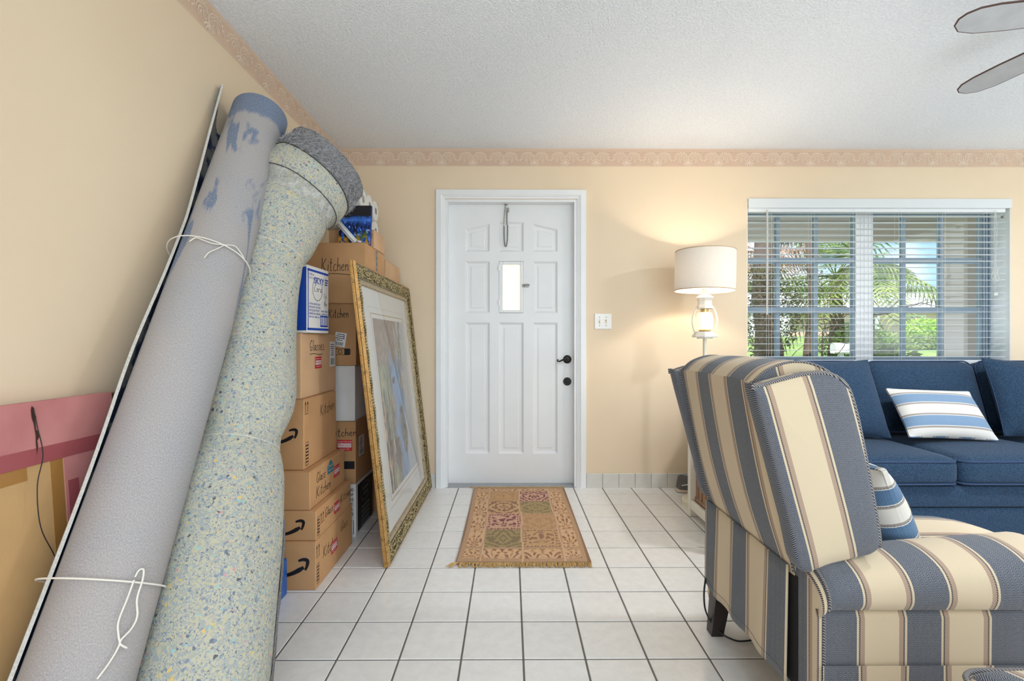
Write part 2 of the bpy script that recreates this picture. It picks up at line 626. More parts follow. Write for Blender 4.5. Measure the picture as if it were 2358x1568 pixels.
# ------------------------------------------------------------------ wallpaper border with scrolling leaves
def motif2d():
    """one acanthus spray, 0.2215 m wide, drawn in paper units (metres, origin top centre)"""
    items = []
    tp = lambda t: 0.35 + 0.65 * math.sin(PI * min(1, t * 0.9 + 0.12))
    def st(pts, w):
        P = []
        n = len(pts)
        for k in range(n - 1):
            p0, p1, p2, p3 = pts[max(0, k - 1)], pts[k], pts[k + 1], pts[min(n - 1, k + 2)]
            for q in range(4):
                t = q / 4
                P.append(tuple(0.5 * (2 * p1[a] + (p2[a] - p0[a]) * t + (2 * p0[a] - 5 * p1[a] + 4 * p2[a] - p3[a]) * t * t + (3 * p1[a] - p0[a] - 3 * p2[a] + p3[a]) * t ** 3) for a in (0, 1)))
        P.append(pts[-1])
        items.append(ribbon(P, w * 1.45, tp))
    for s in (-1, 1):
        f = lambda L: [(s * a, -b) for a, b in L]
        # big arching frond
        st(f([(.010, .052), (.012, .034), (.030, .022), (.055, .020), (.078, .030), (.088, .048), (.084, .066)]), .0046)
        st(f([(.020, .040), (.040, .030), (.062, .034), (.076, .050), (.080, .068)]), .0036)
        st(f([(.030, .046), (.048, .042), (.060, .052), (.066, .070), (.064, .088)]), .0040)
        st(f([(.042, .054), (.050, .064), (.056, .080), (.050, .092)]), .0034)
        # leaf tips round the outside
        for a, b, c, d in [(.030, .022, .022, .014), (.050, .019, .052, .011), (.068, .024, .078, .016), (.080, .034, .096, .028), (.088, .050, .103, .048), (.086, .064, .099, .068)]:
            st(f([(a, b), ((a + c) / 2 + .002, (b + d) / 2), (c, d)]), .0042)
        # inner volute
        st(f([(.008, .050), (.020, .044), (.032, .052), (.034, .066), (.024, .076), (.013, .070), (.013, .060), (.021, .057), (.025, .064)]), .0034)
        # lower palmette
        st(f([(.004, .078), (.012, .086), (.022, .090), (.030, .098), (.026, .106)]), .0050)
        st(f([(.003, .086), (.009, .098), (.016, .106), (.014, .114)]), .0050)
        # berries to the next spray
        st(f([(.096, .066), (.101, .074), (.1075, .070)]), .0055)
    st([(0, -.036), (0, -.060), (0, -.090), (0, -.120)], .0050)
    return join2d(*items)
mot = motif2d()
def motif_mesh():
    b = MB()
    V = [(x, -0.0012, y) for x, y in mot[0]]
    b.add(V, [tuple(f) for f in mot[1]])
    return b.mesh('ornament', M_ORN)
MM = motif_mesh()
MP = 0.2215
BZ = 2.3117
tb = struct('trim_1', MB().box(XL, XR, YB - 0.0012, YB, BZ, ZC), M_BORDER)
tl = struct('trim_2', MB().box(XL, XL + 0.0012, YF, YB - 0.0012, BZ, ZC), M_BORDER)
for par, ax in ((tb, 0), (tl, 1)):
    b = MB()
    for z0, z1, pr in ((2.4225, 2.4255, .0022), (2.3125, 2.3150, .0018), (2.4345, 2.4375, .0016)):
        if ax == 0: b.box(XL + .002, XR, YB - pr, YB, z0, z1)
        else: b.box(XL, XL + pr, YF, YB - .002, z0, z1)
    part('edge_line', b, M_ORN, par)
x = -1.151
while x < 4.45:
    o = bpy.data.objects.new('ornament', MM)
    o.location = (x, YB - 0.0012, ZC - 0.012)
    o.parent = tb; COL.objects.link(o)
    x += MP
y = YB - 0.115
while y > -0.2:
    o = bpy.data.objects.new('ornament', MM)
    o.location = (XL + 0.0012, y, ZC - 0.012)
    o.rotation_euler = (0, 0, PI / 2)
    o.parent = tl; COL.objects.link(o)
    y -= MP

# ------------------------------------------------------------------ front door
door = structroot('door_1', (0, YB, 0))
YD = YB + 0.070                    # face of the leaf
def inset(poly, d):
    """shrink a convex polygon by d"""
    n = len(poly)
    out = []
    for i in range(n):
        p0, p1, p2 = Vector(poly[i - 1]), Vector(poly[i]), Vector(poly[(i + 1) % n])
        e1, e2 = (p1 - p0).normalized(), (p2 - p1).normalized()
        n1, n2 = Vector((-e1.y, e1.x)), Vector((-e2.y, e2.x))
        k = d / max(0.2, 1 + n1.dot(n2))
        q = p1 + (n1 + n2) * k
        out.append((q.x, q.y))
    return out
LX0, LX1, LZ0, LZ1 = -0.448, 0.4657, 0.010, 2.056
cols = [(-0.326, -0.147), (-0.081, 0.102), (0.1695, 0.3515)]
mb = MB()
to3 = lambda a, b, d: (a, d, b)
yb_ = YD + 0.044
def slab(x0, x1, z0, z1):
    mb.box(x0, x1, YD, yb_, z0, z1)
slab(LX0, cols[0][0], LZ0, LZ1); slab(cols[2][1], LX1, LZ0, LZ1)
slab(cols[0][1], cols[1][0], LZ0, LZ1); slab(cols[1][1], cols[2][0], LZ0, LZ1)
tops = [((1.876, 1.9195)), ((1.930, 1.930)), ((1.9195, 1.876))]
for (a0, a1), (ta, tb_) in zip(cols, tops):
    mb.prism([(a0, ta), (a1, tb_), (a1, LZ1), (a0, LZ1)], to3, YD, yb_)
    slab(a0, a1, 1.6412, 1.710); slab(a0, a1, 1.191, 1.260); slab(a0, a1, LZ0, 0.2262)
leaf = part('leaf', mb, M_DOOR, door)
panels = []
for k, ((a0, a1), (ta, tb_)) in enumerate(zip(cols, tops)):
    panels.append([(a0, 1.710), (a1, 1.710), (a1, tb_), (a0, ta)])
    if k != 1:
        panels.append([(a0, 1.260), (a1, 1.260), (a1, 1.6412), (a0, 1.6412)])
    panels.append([(a0, 0.2262), (a1, 0.2262), (a1, 1.191), (a0, 1.191)])
for pl in panels:
    b = MB()
    lv = [(0, 0.0), (0.004, 0.003), (0.014, 0.013), (0.018, 0.014), (0.036, 0.014), (0.039, 0.0125), (0.042, 0.0105)]
    prev = None
    for d, dy in lv:
        q = [(p[0], YD + dy, p[1]) for p in inset(pl, d)]
        if prev:
            b.add(prev + q, [(i, (i + 1) % 4, 4 + (i + 1) % 4, 4 + i) for i in range(4)])
        prev = q
    b.add(prev, [(0, 1, 2, 3)])
    part('panel', b, M_DOOR, leaf)
# little hinged view hatch in the middle panel
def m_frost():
    a = NT('frosted_emissive_pane')
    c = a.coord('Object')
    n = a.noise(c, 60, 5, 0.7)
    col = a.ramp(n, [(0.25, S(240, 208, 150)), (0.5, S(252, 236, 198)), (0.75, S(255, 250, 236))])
    a.P(Base_Color=S(250, 245, 225), Roughness=0.25, Emission_Color=col, Emission_Strength=0.42)  # pane emits on its own in place of daylight behind it
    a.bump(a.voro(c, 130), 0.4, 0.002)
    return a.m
hx0, hx1, hz0, hz1 = -0.081, 0.102, 1.260, 1.6412
gx0, gx1, gz0, gz1 = -0.051, 0.0756, 1.283, 1.6163
b = MB()
g = 0.002
for (x0, x1, z0, z1) in ((hx0 + g, gx0, hz0 + g, hz1 - g), (gx1, hx1 - g, hz0 + g, hz1 - g), (gx0, gx1, hz0 + g, gz0), (gx0, gx1, gz1, hz1 - g)):
    b.rbox(x0, x1, YD - 0.003, yb_, z0, z1, 0.003, 1)
hatch = part('view_hatch', b, M_DOOR, door)
part('pane', MB().box(gx0, gx1, YD + 0.012, YD + 0.017, gz0, gz1), m_frost(), hatch)
M_STEEL = speckle('worn_steel', S(150, 146, 140), 0.4, 0.25, 200, metal=0.9)
M_BLACK = plain('oil_rubbed_black', S(38, 36, 35), 0.45, 0.5)
for z in (1.60, 1.345):
    part('hinge', MB().rbox(hx0 - 0.006, hx0 + 0.006, YD - 0.008, YD, z - 0.028, z + 0.012, 0.002, 1).tube([(hx0, YD - 0.008, z - 0.03), (hx0, YD - 0.008, z + 0.014)], 0.0035), M_DOOR, hatch)
zl = 1.462
b = MB().rbox(0.092, 0.105, YD - 0.010, YD, zl - 0.012, zl + 0.012, 0.002, 1).rbox(0.110, 0.140, YD - 0.008, YD, zl - 0.012, zl + 0.012, 0.002, 1)
b.tube([(0.096, YD - 0.012, zl), (0.145, YD - 0.012, zl + 0.004)], 0.0042).tube([(0.132, YD - 0.012, zl), (0.132, YD - 0.022, zl)], 0.003)
part('latch', b, M_STEEL, hatch)
# casing with a stepped profile, jamb and sill
b = MB()
cxo0, cxo1, czo = -0.5322, 0.5492, 2.1416
prof = [(0.0, 0.012), (0.004, 0.019), (0.040, 0.021), (0.046, 0.016), (0.050, 0.016), (0.054, 0.011), (0.0645, 0.009), (0.0645, 0.0)]
def casing_rail(p0, p1, inw0, inw1):
    V, F = [], []
    for (px, pz), (ix, iz) in ((p0, inw0), (p1, inw1)):
        for d, h in [(0.0, 0.0)] + prof:
            V.append((px + ix * d, YB - h, pz + iz * d))
    n = len(prof) + 1
    for i in range(n - 1):
        F.append((i, i + 1, n + i + 1, n + i))
    F.append(tuple(range(n))); F.append(tuple(reversed(range(n, 2 * n))))
    b.add(V, F)
casing_rail((cxo0, 0), (cxo0, czo), (1, 0), (1, -1))
casing_rail((cxo0, czo), (cxo1, czo), (1, -1), (-1, -1))
casing_rail((cxo1, czo), (cxo1, 0), (-1, -1), (-1, 0))
part('casing', b, M_TRIM, door)
b = MB()
b.box(DX0, LX0 + 0.001, YB - 0.002, YB + WT, 0, LZ1 - 0.001); b.box(LX1 - 0.001, DX1, YB - 0.002, YB + WT, 0, LZ1 - 0.001); b.box(DX0, DX1, YB - 0.002, YB + WT, LZ1 - 0.001, DZ1)
b.box(LX0 + .0012, LX0 + 0.012, yb_ + 0.003, yb_ + 0.03, 0, LZ1 - .002); b.box(LX1 - 0.012, LX1 - .0012, yb_ + 0.003, yb_ + 0.03, 0, LZ1 - .002)
part('jamb', b, M_TRIM, door)
b = MB().prism([(YB - 0.008, 0.0), (YB + 0.02, 0.010), (YB + 0.06, 0.012), (YB + WT, 0.012), (YB + WT, 0.0)], lambda a, c, d: (d, a, c), DX0 + 0.006, DX1 - 0.006)
part('threshold', b, speckle('dull_aluminium', S(176, 178, 180), 0.4, 0.08, 40, metal=0.7), door)
# curved lever handle, deadbolt
hx, hz = 0.4225, 0.920
b = MB().lathe([(0, .012), (.022, .012), (.028, .008), (.031, .003), (.031, 0)], 28)
xf = Matrix.Translation((hx, YD, hz)) @ Matrix.Rotation(PI / 2, 4, 'X')
b.v = [tuple(xf @ Vector(v)) for v in b.v]
b.tube([(hx, YD - .01, hz), (hx, YD - .045, hz)], [.011, .010], 10)
pts = [(hx, YD - .048, hz), (hx - .02, YD - .050, hz + .003), (hx - .04, YD - .050, hz - .003), (hx - .06, YD - .050, hz - .012), (hx - .074, YD - .050, hz - .013), (hx - .080, YD - .050, hz - .006), (hx - .076, YD - .050, hz + .000), (hx - .070, YD - .050, hz - .003)]
b.tube(pts, [.009, .008, .0065, .0055, .005, .0045, .004, .005], 8)
part('lever_handle', b, M_BLACK, leaf, smooth=40)
hz2 = 0.7575
b = MB().lathe([(0, .016), (.014, .016), (.016, .010), (.026, .010), (.030, .005), (.030, 0)], 28)
xf = Matrix.Translation((hx, YD, hz2)) @ Matrix.Rotation(PI / 2, 4, 'X')
b.v = [tuple(xf @ Vector(v)) for v in b.v]
b.rbox(hx - .011, hx + .011, YD - .028, YD - .014, hz2 - .004, hz2 + .004, .003, 2)
part('deadbolt', b, M_BLACK, leaf, smooth=40)
# chain guard hanging at the door head
b = MB()
cx0 = -0.032
def linkring(c, a, r, flip):
    P = []
    for k in range(12):
        t = 2 * PI * k / 12
        P.append((c[0] + (r * math.cos(t) if not flip else 0), c[1] + (0 if not flip else r * math.cos(t)), c[2] + a * math.sin(t)))
    b.tube(P, 0.0013, 5, closed=True)
z = 2.050
for k in range(13):
    linkring((cx0 - 0.003 * k / 3, YD - 0.014, z), 0.0075, 0.0042, k % 2)
    z -= 0.0115
chain = part('chain_guard', b, M_STEEL, door)
part('bracket', MB().rbox(cx0 - .008, cx0 + .016, YD - .02, YD, 2.052, 2.072, .002, 1).rbox(cx0 + .010, cx0 + .026, YD - .022, YD - .004, 2.00, 2.028, .002, 1), M_STEEL, chain)
part('spring', MB().tube([(cx0 + .010 + .004 * math.cos(k * 1.1), YD - .016 + .004 * math.sin(k * 1.1), 2.0 - k * 0.0011) for k in range(90)], 0.0014, 5), plain('rusty_brown', S(86, 60, 52), 0.6, 0.4), chain)
lp = []
for k in range(25):
    t = k / 24
    a = PI * t
    lp.append((cx0 - .010 + 0.013 * (1 - math.cos(a)) + .0 * t, YD - .016, 1.898 - 0.152 * math.sin(a) ** 0.55 + (0.0 if t < .5 else .01 * (t - .5))))
part('loop', MB().tube(lp, 0.0042, 8), speckle('grey_sheathed_cable', S(120, 118, 112), 0.5, 0.2, 300), chain, smooth=True)

# ------------------------------------------------------------------ window unit
win = structroot('window_1', ((WX0 + WX1) / 2, YB + 0.145, WZ0))
fy0, fy1 = YB + 0.145, YB + WT - 0.004
b = MB()
b.box(WX0, WX1, fy0, fy1, 2.018, WZ1); b.box(WX0, WX1, fy0, fy1, WZ0, 0.918)
b.box(WX0, WX0 + 0.006, fy0, fy1, WZ0, WZ1); b.box(3.577, WX1, fy0 + .0, fy1, WZ0, WZ1)
b.box(3.590, 3.596, fy0 - .006, fy0, WZ0, WZ1); b.box(3.610, WX1, fy0 - .01, fy0, WZ0, WZ1)
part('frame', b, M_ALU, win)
b = MB().box(2.604, 2.735, fy0 - 0.004, fy1, WZ0, WZ1)
for x in (2.606, 2.640, 2.668, 2.700, 2.725):
    b.box(x, x + .006, fy0 - 0.008, fy0 - 0.004, WZ0, WZ1)
part('mullion', b, M_TRIM, win)
b = MB().box(WX0 + .001, WX1 - .001, YB + 0.001, fy0, WZ0 - .001, WZ0 + 0.006)
part('sill', b, M_TRIM, win)
b = MB()
b.box(WX1 - 0.004, WX1, YB + .001, fy0, WZ0, WZ1); b.box(WX0, WX0 + 0.004, YB + .001, fy0, WZ0, WZ1); b.box(WX0, WX1, YB + .001, fy0, WZ1 - .004, WZ1)
part('reveal', b, M_TRIM, win)
hr = [(0.918, 0.934), (1.267, 1.310), (1.643, 1.683), (2.002, 2.018)]
for sx0, sx1, ms in ((WX0 + .006, 2.604, [(2.014, 2.042), (2.304, 2.331)]), (2.735, 3.577, [(2.972, 2.997), (3.258, 3.287)])):
    for r in range(3):
        z0, z1 = hr[r][1], hr[r + 1][0]
        lo = hr[r][1] - (hr[r][1] - hr[r][0]) / 2 if r else hr[0][0]
        hi = hr[r + 1][0] + (hr[r + 1][1] - hr[r + 1][0]) / 2 if r < 2 else hr[3][1]
        sb = MB()
        sb.box(sx0, sx1, fy0 + .006, fy1 - .006, lo, z0).box(sx0, sx1, fy0 + .006, fy1 - .006, z1, hi)
        sb.box(sx0, sx1, fy0 - .004, fy0 + .006, hi - .012, hi - .004)
        sb.box(sx0, sx0 + .010, fy0 + .008, fy1 - .006, z0, z1).box(sx1 - .010, sx1, fy0 + .008, fy1 - .006, z0, z1)
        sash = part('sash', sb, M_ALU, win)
        cuts = [sx0 + .010] + [q for mm in ms for q in mm] + [sx1 - .010]
        for mm in ms:
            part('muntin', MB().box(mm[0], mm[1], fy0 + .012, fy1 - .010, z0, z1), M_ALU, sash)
        for c in range(3):
            part('pane', MB().box(cuts[2 * c], cuts[2 * c + 1], fy0 + .024, fy0 + .028, z0, z1), M_GLASS, sash)
# assumed right-hand window and rear glass doors, both unseen, added for the fills
w2 = struct('window_assumed', MB().box(XR + .06, XR + .14, 0.6, 3.15, 0.7, 0.76).box(XR + .06, XR + .14, 0.6, 3.15, 2.24, 2.3).box(XR + .06, XR + .14, 1.84, 1.90, 0.76, 2.24), M_TRIM)
d2 = struct('door_assumed', MB().box(-0.75, 3.95, YF - .14, YF - .06, 2.22, 2.3).box(-0.75, -0.68, YF - .14, YF - .06, 0, 2.22).box(3.88, 3.95, YF - .14, YF - .06, 0, 2.22).box(1.56, 1.64, YF - .14, YF - .06, 0, 2.22), M_TRIM)

# ------------------------------------------------------------------ horizontal blind
M_BLIND = plain('white_blind_slat', S(232, 234, 236), 0.4)
M_CORD = plain('white_cord', S(226, 226, 222), 0.7)
bd = thing('window_blind', 'white horizontal slatted blind lowered over the front window with open slats', 'window blind', (2.67, YB + 0.02, WZ0 + .01))
part('valance', MB().rbox(WX0 + .006, WX1 - .002, YB - .012, YB - .002, 2.013, 2.081, .002, 1), plain('white_valance', S(220, 224, 226), 0.4), bd)
part('headrail', MB().rbox(WX0 + .01, WX1 - .03, YB + .004, YB + .055, 1.988, 2.04, .003, 1), M_BLIND, bd)
sm_ = MB()
for q in range(6):
    t0, t1 = q / 6, (q + 1) / 6
    f = lambda t: (-.024 + .048 * t, .0018 * math.sin(PI * t))
    (a0, h0), (a1, h1) = f(t0), f(t1)
    sm_.add([(-.9375, a0, h0), (.9375, a0, h0), (.9375, a1, h1), (-.9375, a1, h1), (-.9375, a0, h0 - .0013), (.9375, a0, h0 - .0013), (.9375, a1, h1 - .0013), (-.9375, a1, h1 - .0013)],
            [(0, 1, 2, 3), (7, 6, 5, 4)] + ([(4, 5, 1, 0)] if q == 0 else []) + ([(3, 2, 6, 7)] if q == 5 else []) + [(0, 3, 7, 4), (1, 5, 6, 2)])
slat_me = sm_.mesh('slat', M_BLIND)
for k in range(23):
    o = bpy.data.objects.new('slat', slat_me)
    o.location = (2.660, YB + 0.030, 1.963 - k * 0.04643)
    o.rotation_euler = (math.radians(1.5), 0, math.radians(0.02 * ((k * 7) % 5 - 2)))
    COL.objects.link(o)
    o.parent = bd
    o.matrix_parent_inverse = wmat(bd).inverted()
part('bottom_rail', MB().rbox(WX0 + .02, WX1 - .03, YB + .006, YB + .054, .9025, .916, .003, 1), M_BLIND, bd)
for u in (1769, 1867, 1963, 2068, 2168, 2264):
    xx = (u - 1173.9) / 316.4
    b = MB()
    for dx, dy in ((-.010, .004), (.012, .0055), (.001, .054)):
        b.tube([(xx + dx, YB + dy, .91), (xx + dx, YB + dy, 2.0)], .0009, 4)
    part('ladder_cord', b, M_CORD, bd)
xx = (1761 - 1173.9) / 316.4
part('tilt_wand', MB().tube([(xx, YB - .004, 2.0), (xx, YB - .006, 1.60), (xx - .003, YB - .006, 1.245)], .005, 6), plain('clear_wand', S(214, 210, 204), 0.3), bd)
rnd = random.Random(3)
b = MB()
xx = (2283 - 1173.9) / 316.4
for k in range(4):
    b.tube([(xx + rnd.uniform(-.012, .012), YB - .004 - .002 * k, 2.0 - t * (.42 + .1 * k)) if False else (xx + .010 * math.sin(t * 9 + k * 1.7), YB - .006 - .002 * k, 2.0 - t * .46) for t in [q / 14 for q in range(15)]], .0011, 4)
P = []
for q in range(70):
    a = q * 0.62
    P.append((xx + .026 * math.cos(a * 1.13) * (0.6 + .4 * math.sin(a * .37)), YB - .008 + .006 * math.sin(a * .9), 1.535 + .048 * math.sin(a * 0.83 + 1)))
b.tube(P, .0012, 4)
b.tube([(xx, YB - .008, 1.50), (xx - .003, YB - .008, 1.40)], .0011, 4)
part('pull_cord', b, M_CORD, bd)
for dx, z in ((-.006, 1.385), (.007, 1.388)):
    part('cord_tassel', MB().lathe([(0, .022), (.004, .020), (.008, 0), (.007, -.004), (0, -.005)], 10, (xx + dx, YB - .008, z)), M_CORD, bd, smooth=True)
part('wand_hook', MB().rbox(3.5625, 3.580, YB - .008, YB + .012, 1.945, 1.962, .003, 1), M_STEEL, bd)

# ------------------------------------------------------------------ double light switch
sw = thing('light_switch', 'white double light switch plate on the wall beside the front door', 'light switch', (0.672, YB, 1.195))
sx0, sx1, sz0, sz1 = 0.610, 0.7325, 1.140, 1.252
part('plate', MB().rbox(sx0, sx1, YB - .007, YB, sz0, sz1, .004, 2), plain('white_plastic', S(238, 236, 232), 0.3), sw)
M_IV = plain('ivory_plastic', S(226, 212, 186), 0.35)
for k, xx in enumerate((.6465, .6935)):
    part('toggle', MB().rbox(xx - .006, xx + .006, YB - .0085, YB - .006, 1.180, 1.212, .001, 1).rbox(xx - .004, xx + .004, YB - .020, YB - .006, 1.186 + .010 * k, 1.197 + .010 * k, .002, 1), M_IV, sw)
    for zz in (1.166, 1.226):
        part('screw', MB().lathe([(0, .002), (.003, .0015), (.0035, 0)], 10).x(Matrix.Translation((xx, YB - .007, zz)) @ Matrix.Rotation(PI / 2, 4, 'X')), plain('dull_screw', S(120, 112, 104), 0.4, .6), sw)

# ================================================================== fabrics
def m_stripe(name, period=0.203, blue=(S(32, 45, 72), S(146, 148, 148)), cream=S(208, 191, 163), tan=S(176, 152, 134), dark=S(40, 44, 58), hb=0.0105, pitch=0.0046, clean=False):
    a = NT(name)
    uv = a.coord('UV')
    sp = a.n('SeparateXYZ', {0: uv})
    u, v = sp.outputs[0], sp.outputs[1]
    f = a.math('FRACT', a.math('DIVIDE', u, period))
    # herringbone rows of slanting threads
    z = a.math('ABSOLUTE', a.math('SUBTRACT', a.math('FRACT', a.math('DIVIDE', u, 2 * hb)), 0.5))
    zz = a.math('MULTIPLY', z, 2 * hb * 1.5)
    th = a.math('FRACT', a.math('DIVIDE', a.math('ADD', v, zz), pitch))
    c = a.coord('Object')
    n = a.noise(c, 700, 2)
    ln = a.ramp(a.math('ADD', th, a.math('MULTIPLY', a.math('SUBTRACT', n, 0.5), 0.5)), [(0.52, (0, 0, 0)), (0.64, (1, 1, 1))])
    bcol = a.mix(ln, blue[0], blue[1])
    tw = a.math('FRACT', a.math('DIVIDE', a.math('ADD', v, u), pitch * 0.9))
    tcol = a.mix(a.ramp(tw, [(0.4, (0, 0, 0)), (0.6, (1, 1, 1))]), tan, tuple(x * 0.78 for x in tan[:3]) + (1,))
    ds = a.math('FRACT', a.math('DIVIDE', a.math('ADD', v, a.math('MULTIPLY', u, 1.0)), 0.0048))
    dcol = a.mix(a.ramp(ds, [(0.56, (0, 0, 0)), (0.70, (1, 1, 1))]), dark, a.mix(.4, cream, dark))
    K = lambda lo, hi: a.math('MULTIPLY', a.math('GREATER_THAN', f, lo), a.math('LESS_THAN', f, hi))
    ccol = a.mix(a.noise(c, 400, 3), tuple(x * 0.94 for x in cream[:3]) + (1,), cream)
    col = a.mix(K(-1, 0.405), ccol, bcol)
    col = a.mix(K(0.430, 0.448), col, dcol)
    col = a.mix(K(0.448, 0.500), col, tcol)
    col = a.mix(K(0.905, 0.955), col, tcol)
    col = a.mix(K(0.955, 0.973), col, dcol)
    a.P(Base_Color=col, Roughness=0.9, Sheen_Weight=0.15)
    a.set(a.p, 'Specular IOR Level', 0.2)
    a.bump(a.math('ADD', a.math('MULTIPLY', th, K(-1, 0.405)), a.noise(c, 900, 2)), 0.12, 0.0012)
    return a.m
M_STRIPE = m_stripe('striped_herringbone_upholstery')
M_PSTRIPE = m_stripe('striped_cushion_cloth', 0.108, (S(54, 84, 118), S(108, 138, 166)), S(212, 208, 200), S(156, 148, 142), S(48, 54, 70))
M_LSTRIPE = m_stripe('striped_lumbar_cloth', 0.140, (S(92, 120, 150), S(140, 164, 188)), S(214, 211, 205), S(160, 152, 146), S(110, 102, 100))
def m_tweed():
    a = NT('navy_tweed')
    c = a.coord('Object')
    mp = a.n('Mapping', {0: c}); mp.inputs['Scale'].default_value = (640, 640, 230)
    mq = a.n('Mapping', {0: c}); mq.inputs['Scale'].default_value = (200, 200, 680)
    n1 = a.noise(mp.outputs[0], 1, 2, .6); n2 = a.noise(mq.outputs[0], 1, 2, .6)
    n = a.math('MULTIPLY', a.math('ADD', n1, n2), 0.5)
    big = a.noise(c, 3, 3)
    col = a.ramp(n, [(0.36, S(12, 26, 43)), (0.5, S(26, 48, 72)), (0.64, S(66, 97, 122))])
    col = a.mix(a.math('MULTIPLY', big, 0.25), col, S(28, 54, 84))
    a.P(Base_Color=col, Roughness=0.85, Sheen_Weight=0.06)
    a.set(a.p, 'Specular IOR Level', 0.25)
    a.bump(n, 0.2, 0.0008)
    return a.m
M_TWEED = m_tweed()
M_PIPE = speckle('navy_piping', S(34, 58, 92), 0.8, 0.2, 300)
def m_cord_pipe():
    a = NT('twisted_piping')
    c = a.coord('Object')
    w = a.n('TexWave', {'Vector': c, 'Scale': 95.0, 'Distortion': 1.0}, wave_type='BANDS', bands_direction='DIAGONAL')
    a.P(Base_Color=a.ramp(w.outputs[1], [(0.4, S(52, 60, 78)), (0.6, S(158, 150, 140))]), Roughness=0.85)
    a.bump(w.outputs[1], 0.4, 0.002)
    return a.m
M_CPIPE = m_cord_pipe()

def Tm(loc, rx=0, ry=0, rz=0):
    return Matrix.Translation(loc) @ Euler((rx, ry, rz)).to_matrix().to_4x4()

def loop_rect(w, d, z, r, n=6):
    """rounded rectangle loop in the XY plane"""
    P = []
    for cx, cy, a0 in ((w / 2 - r, d / 2 - r, 0), (-w / 2 + r, d / 2 - r, PI / 2), (-w / 2 + r, -d / 2 + r, PI), (w / 2 - r, -d / 2 + r, 1.5 * PI)):
        for k in range(n + 1):
            a = a0 + PI / 2 * k / n
            P.append((cx + r * math.cos(a), cy + r * math.sin(a), z))
    return P

# ------------------------------------------------------------------ blue sofa under the window
sofa = thing('sofa', 'long navy blue tweed three-seat sofa below the front window', 'sofa', (2.60, 2.72, 0))
b = MB()
b.soft((2.26, 0.90, 0.30), 0.02, n=4, xf=Tm((2.54, 2.75, 0.19)))
part('base', b, M_TWEED, sofa, smooth=50)
b = MB().soft((2.27, 0.05, 0.105), 0.014, n=4, xf=Tm((2.54, 2.285, 0.292)))
part('front_rail', b, M_TWEED, sofa, smooth=50)
b = MB().soft((2.27, 0.04, 0.215), 0.012, n=4, xf=Tm((2.54, 2.290, 0.128)))
part('skirt', b, M_TWEED, sofa, smooth=50)
sc_ = [1.52 + 0.68 * k for k in range(4)]
for k in range(3):
    cx = (sc_[k] + sc_[k + 1]) / 2
    cm = Tm((cx, 2.545, 0.415))
    cu = part('seat_cushion', MB().soft((0.676, 0.61, 0.142), 0.045, (0.004, 0.008, 0.022), 14, cm), M_TWEED, sofa, smooth=True, merge=True)
    for zz in (0.052, -0.056):
        part('piping', MB().tube([cm @ Vector(p) for p in loop_rect(0.672, 0.606, zz, 0.05)], 0.0045, 6, closed=True), M_PIPE, cu, smooth=True)
for k in range(3):
    cx = (sc_[k] + sc_[k + 1]) / 2
    cm = Tm((cx, 2.875, 0.705), math.radians(-16))
    cu = part('back_cushion', MB().soft((0.672, 0.19, 0.43), 0.06, (0.004, 0.030, 0.010), 14, cm), M_TWEED, sofa, smooth=True, merge=True)
    lp = [cm @ Vector((p[0], -0.062, p[1])) for p in loop_rect(0.664, 0.432, 0, 0.055)]
    part('piping', MB().tube(lp, 0.0042, 6, closed=True), M_PIPE, cu, smooth=True)
b = MB().soft((2.26, 0.16, 0.60), 0.05, (0, 0.0, 0.005), 10, Tm((2.54, 3.09, 0.59)))
part('back_frame', b, M_TWEED, sofa, smooth=60, merge=True)
for cx in (1.4575, 3.6225):
    ar = part('arm', MB().soft((0.122, 0.93, 0.60), 0.045, (0.006, 0.0, 0.006), 12, Tm((cx, 2.735, 0.33))), M_TWEED, sofa, smooth=60, merge=True)
for cx in (1.46, 3.62):
    for cy in (2.34, 3.12):
        part('leg', MB().lathe([(0, 0), (.016, 0), (.024, .045), (0, .045)], 12, (cx, cy, 0)), plain('dark_wood_leg', S(44, 34, 30), 0.4), sofa)

def cushion(name, label, group, size, M, mat, puff, uvaxis='x', uvoff=0.0, pipe=None, cat='cushion'):
    t = thing(name, label, cat, tuple(M.translation), 0, group)
    w, d, h = size
    def warp(p):
        # pinched corners of a stuffed pillow: thickness fades to the seam, sides draw in
        a, c = p.x / (w / 2), p.z / (h / 2)
        th = max(0.10, (max(0, 1 - abs(a) ** 2.6) * max(0, 1 - abs(c) ** 2.6)) ** 0.55)
        sx = 1 - 0.055 * (1 - abs(c) ** 2) * abs(a) ** 3
        sz = 1 - 0.055 * (1 - abs(a) ** 2) * abs(c) ** 3
        return (p.x * sx, p.y * th, p.z * sz)
    cv = part('cover', MB().soft((w, d, h), 0.012, n=18, warp=warp, xf=M, uvaxis=uvaxis, uvoff=uvoff), mat, t, smooth=True, merge=True)
    if pipe:
        P = []
        for q in range(80):
            s_ = q / 80 * 4
            k = int(s_); f = (s_ - k) * 2 - 1
            a, c = ((f, -1), (1, f), (-f, 1), (-1, -f))[k]
            sx = 1 - 0.055 * (1 - abs(c) ** 2) * abs(a) ** 3
            sz = 1 - 0.055 * (1 - abs(a) ** 2) * abs(c) ** 3
            P.append(M @ Vector((a * w / 2 * sx, 0, c * h / 2 * sz)))
        part('piping', MB().tube(P, 0.0035, 6, closed=True), pipe, t, smooth=True)
    return t
cushion('throw_pillow', 'square navy throw pillow on the sofa half hidden by the striped armchair wing', 'navy throw pillows on the sofa', (0.46, 0.15, 0.46), Tm((1.915, 2.665, 0.725), math.radians(-20), 0, math.radians(4)), M_TWEED, None, pipe=M_PIPE)
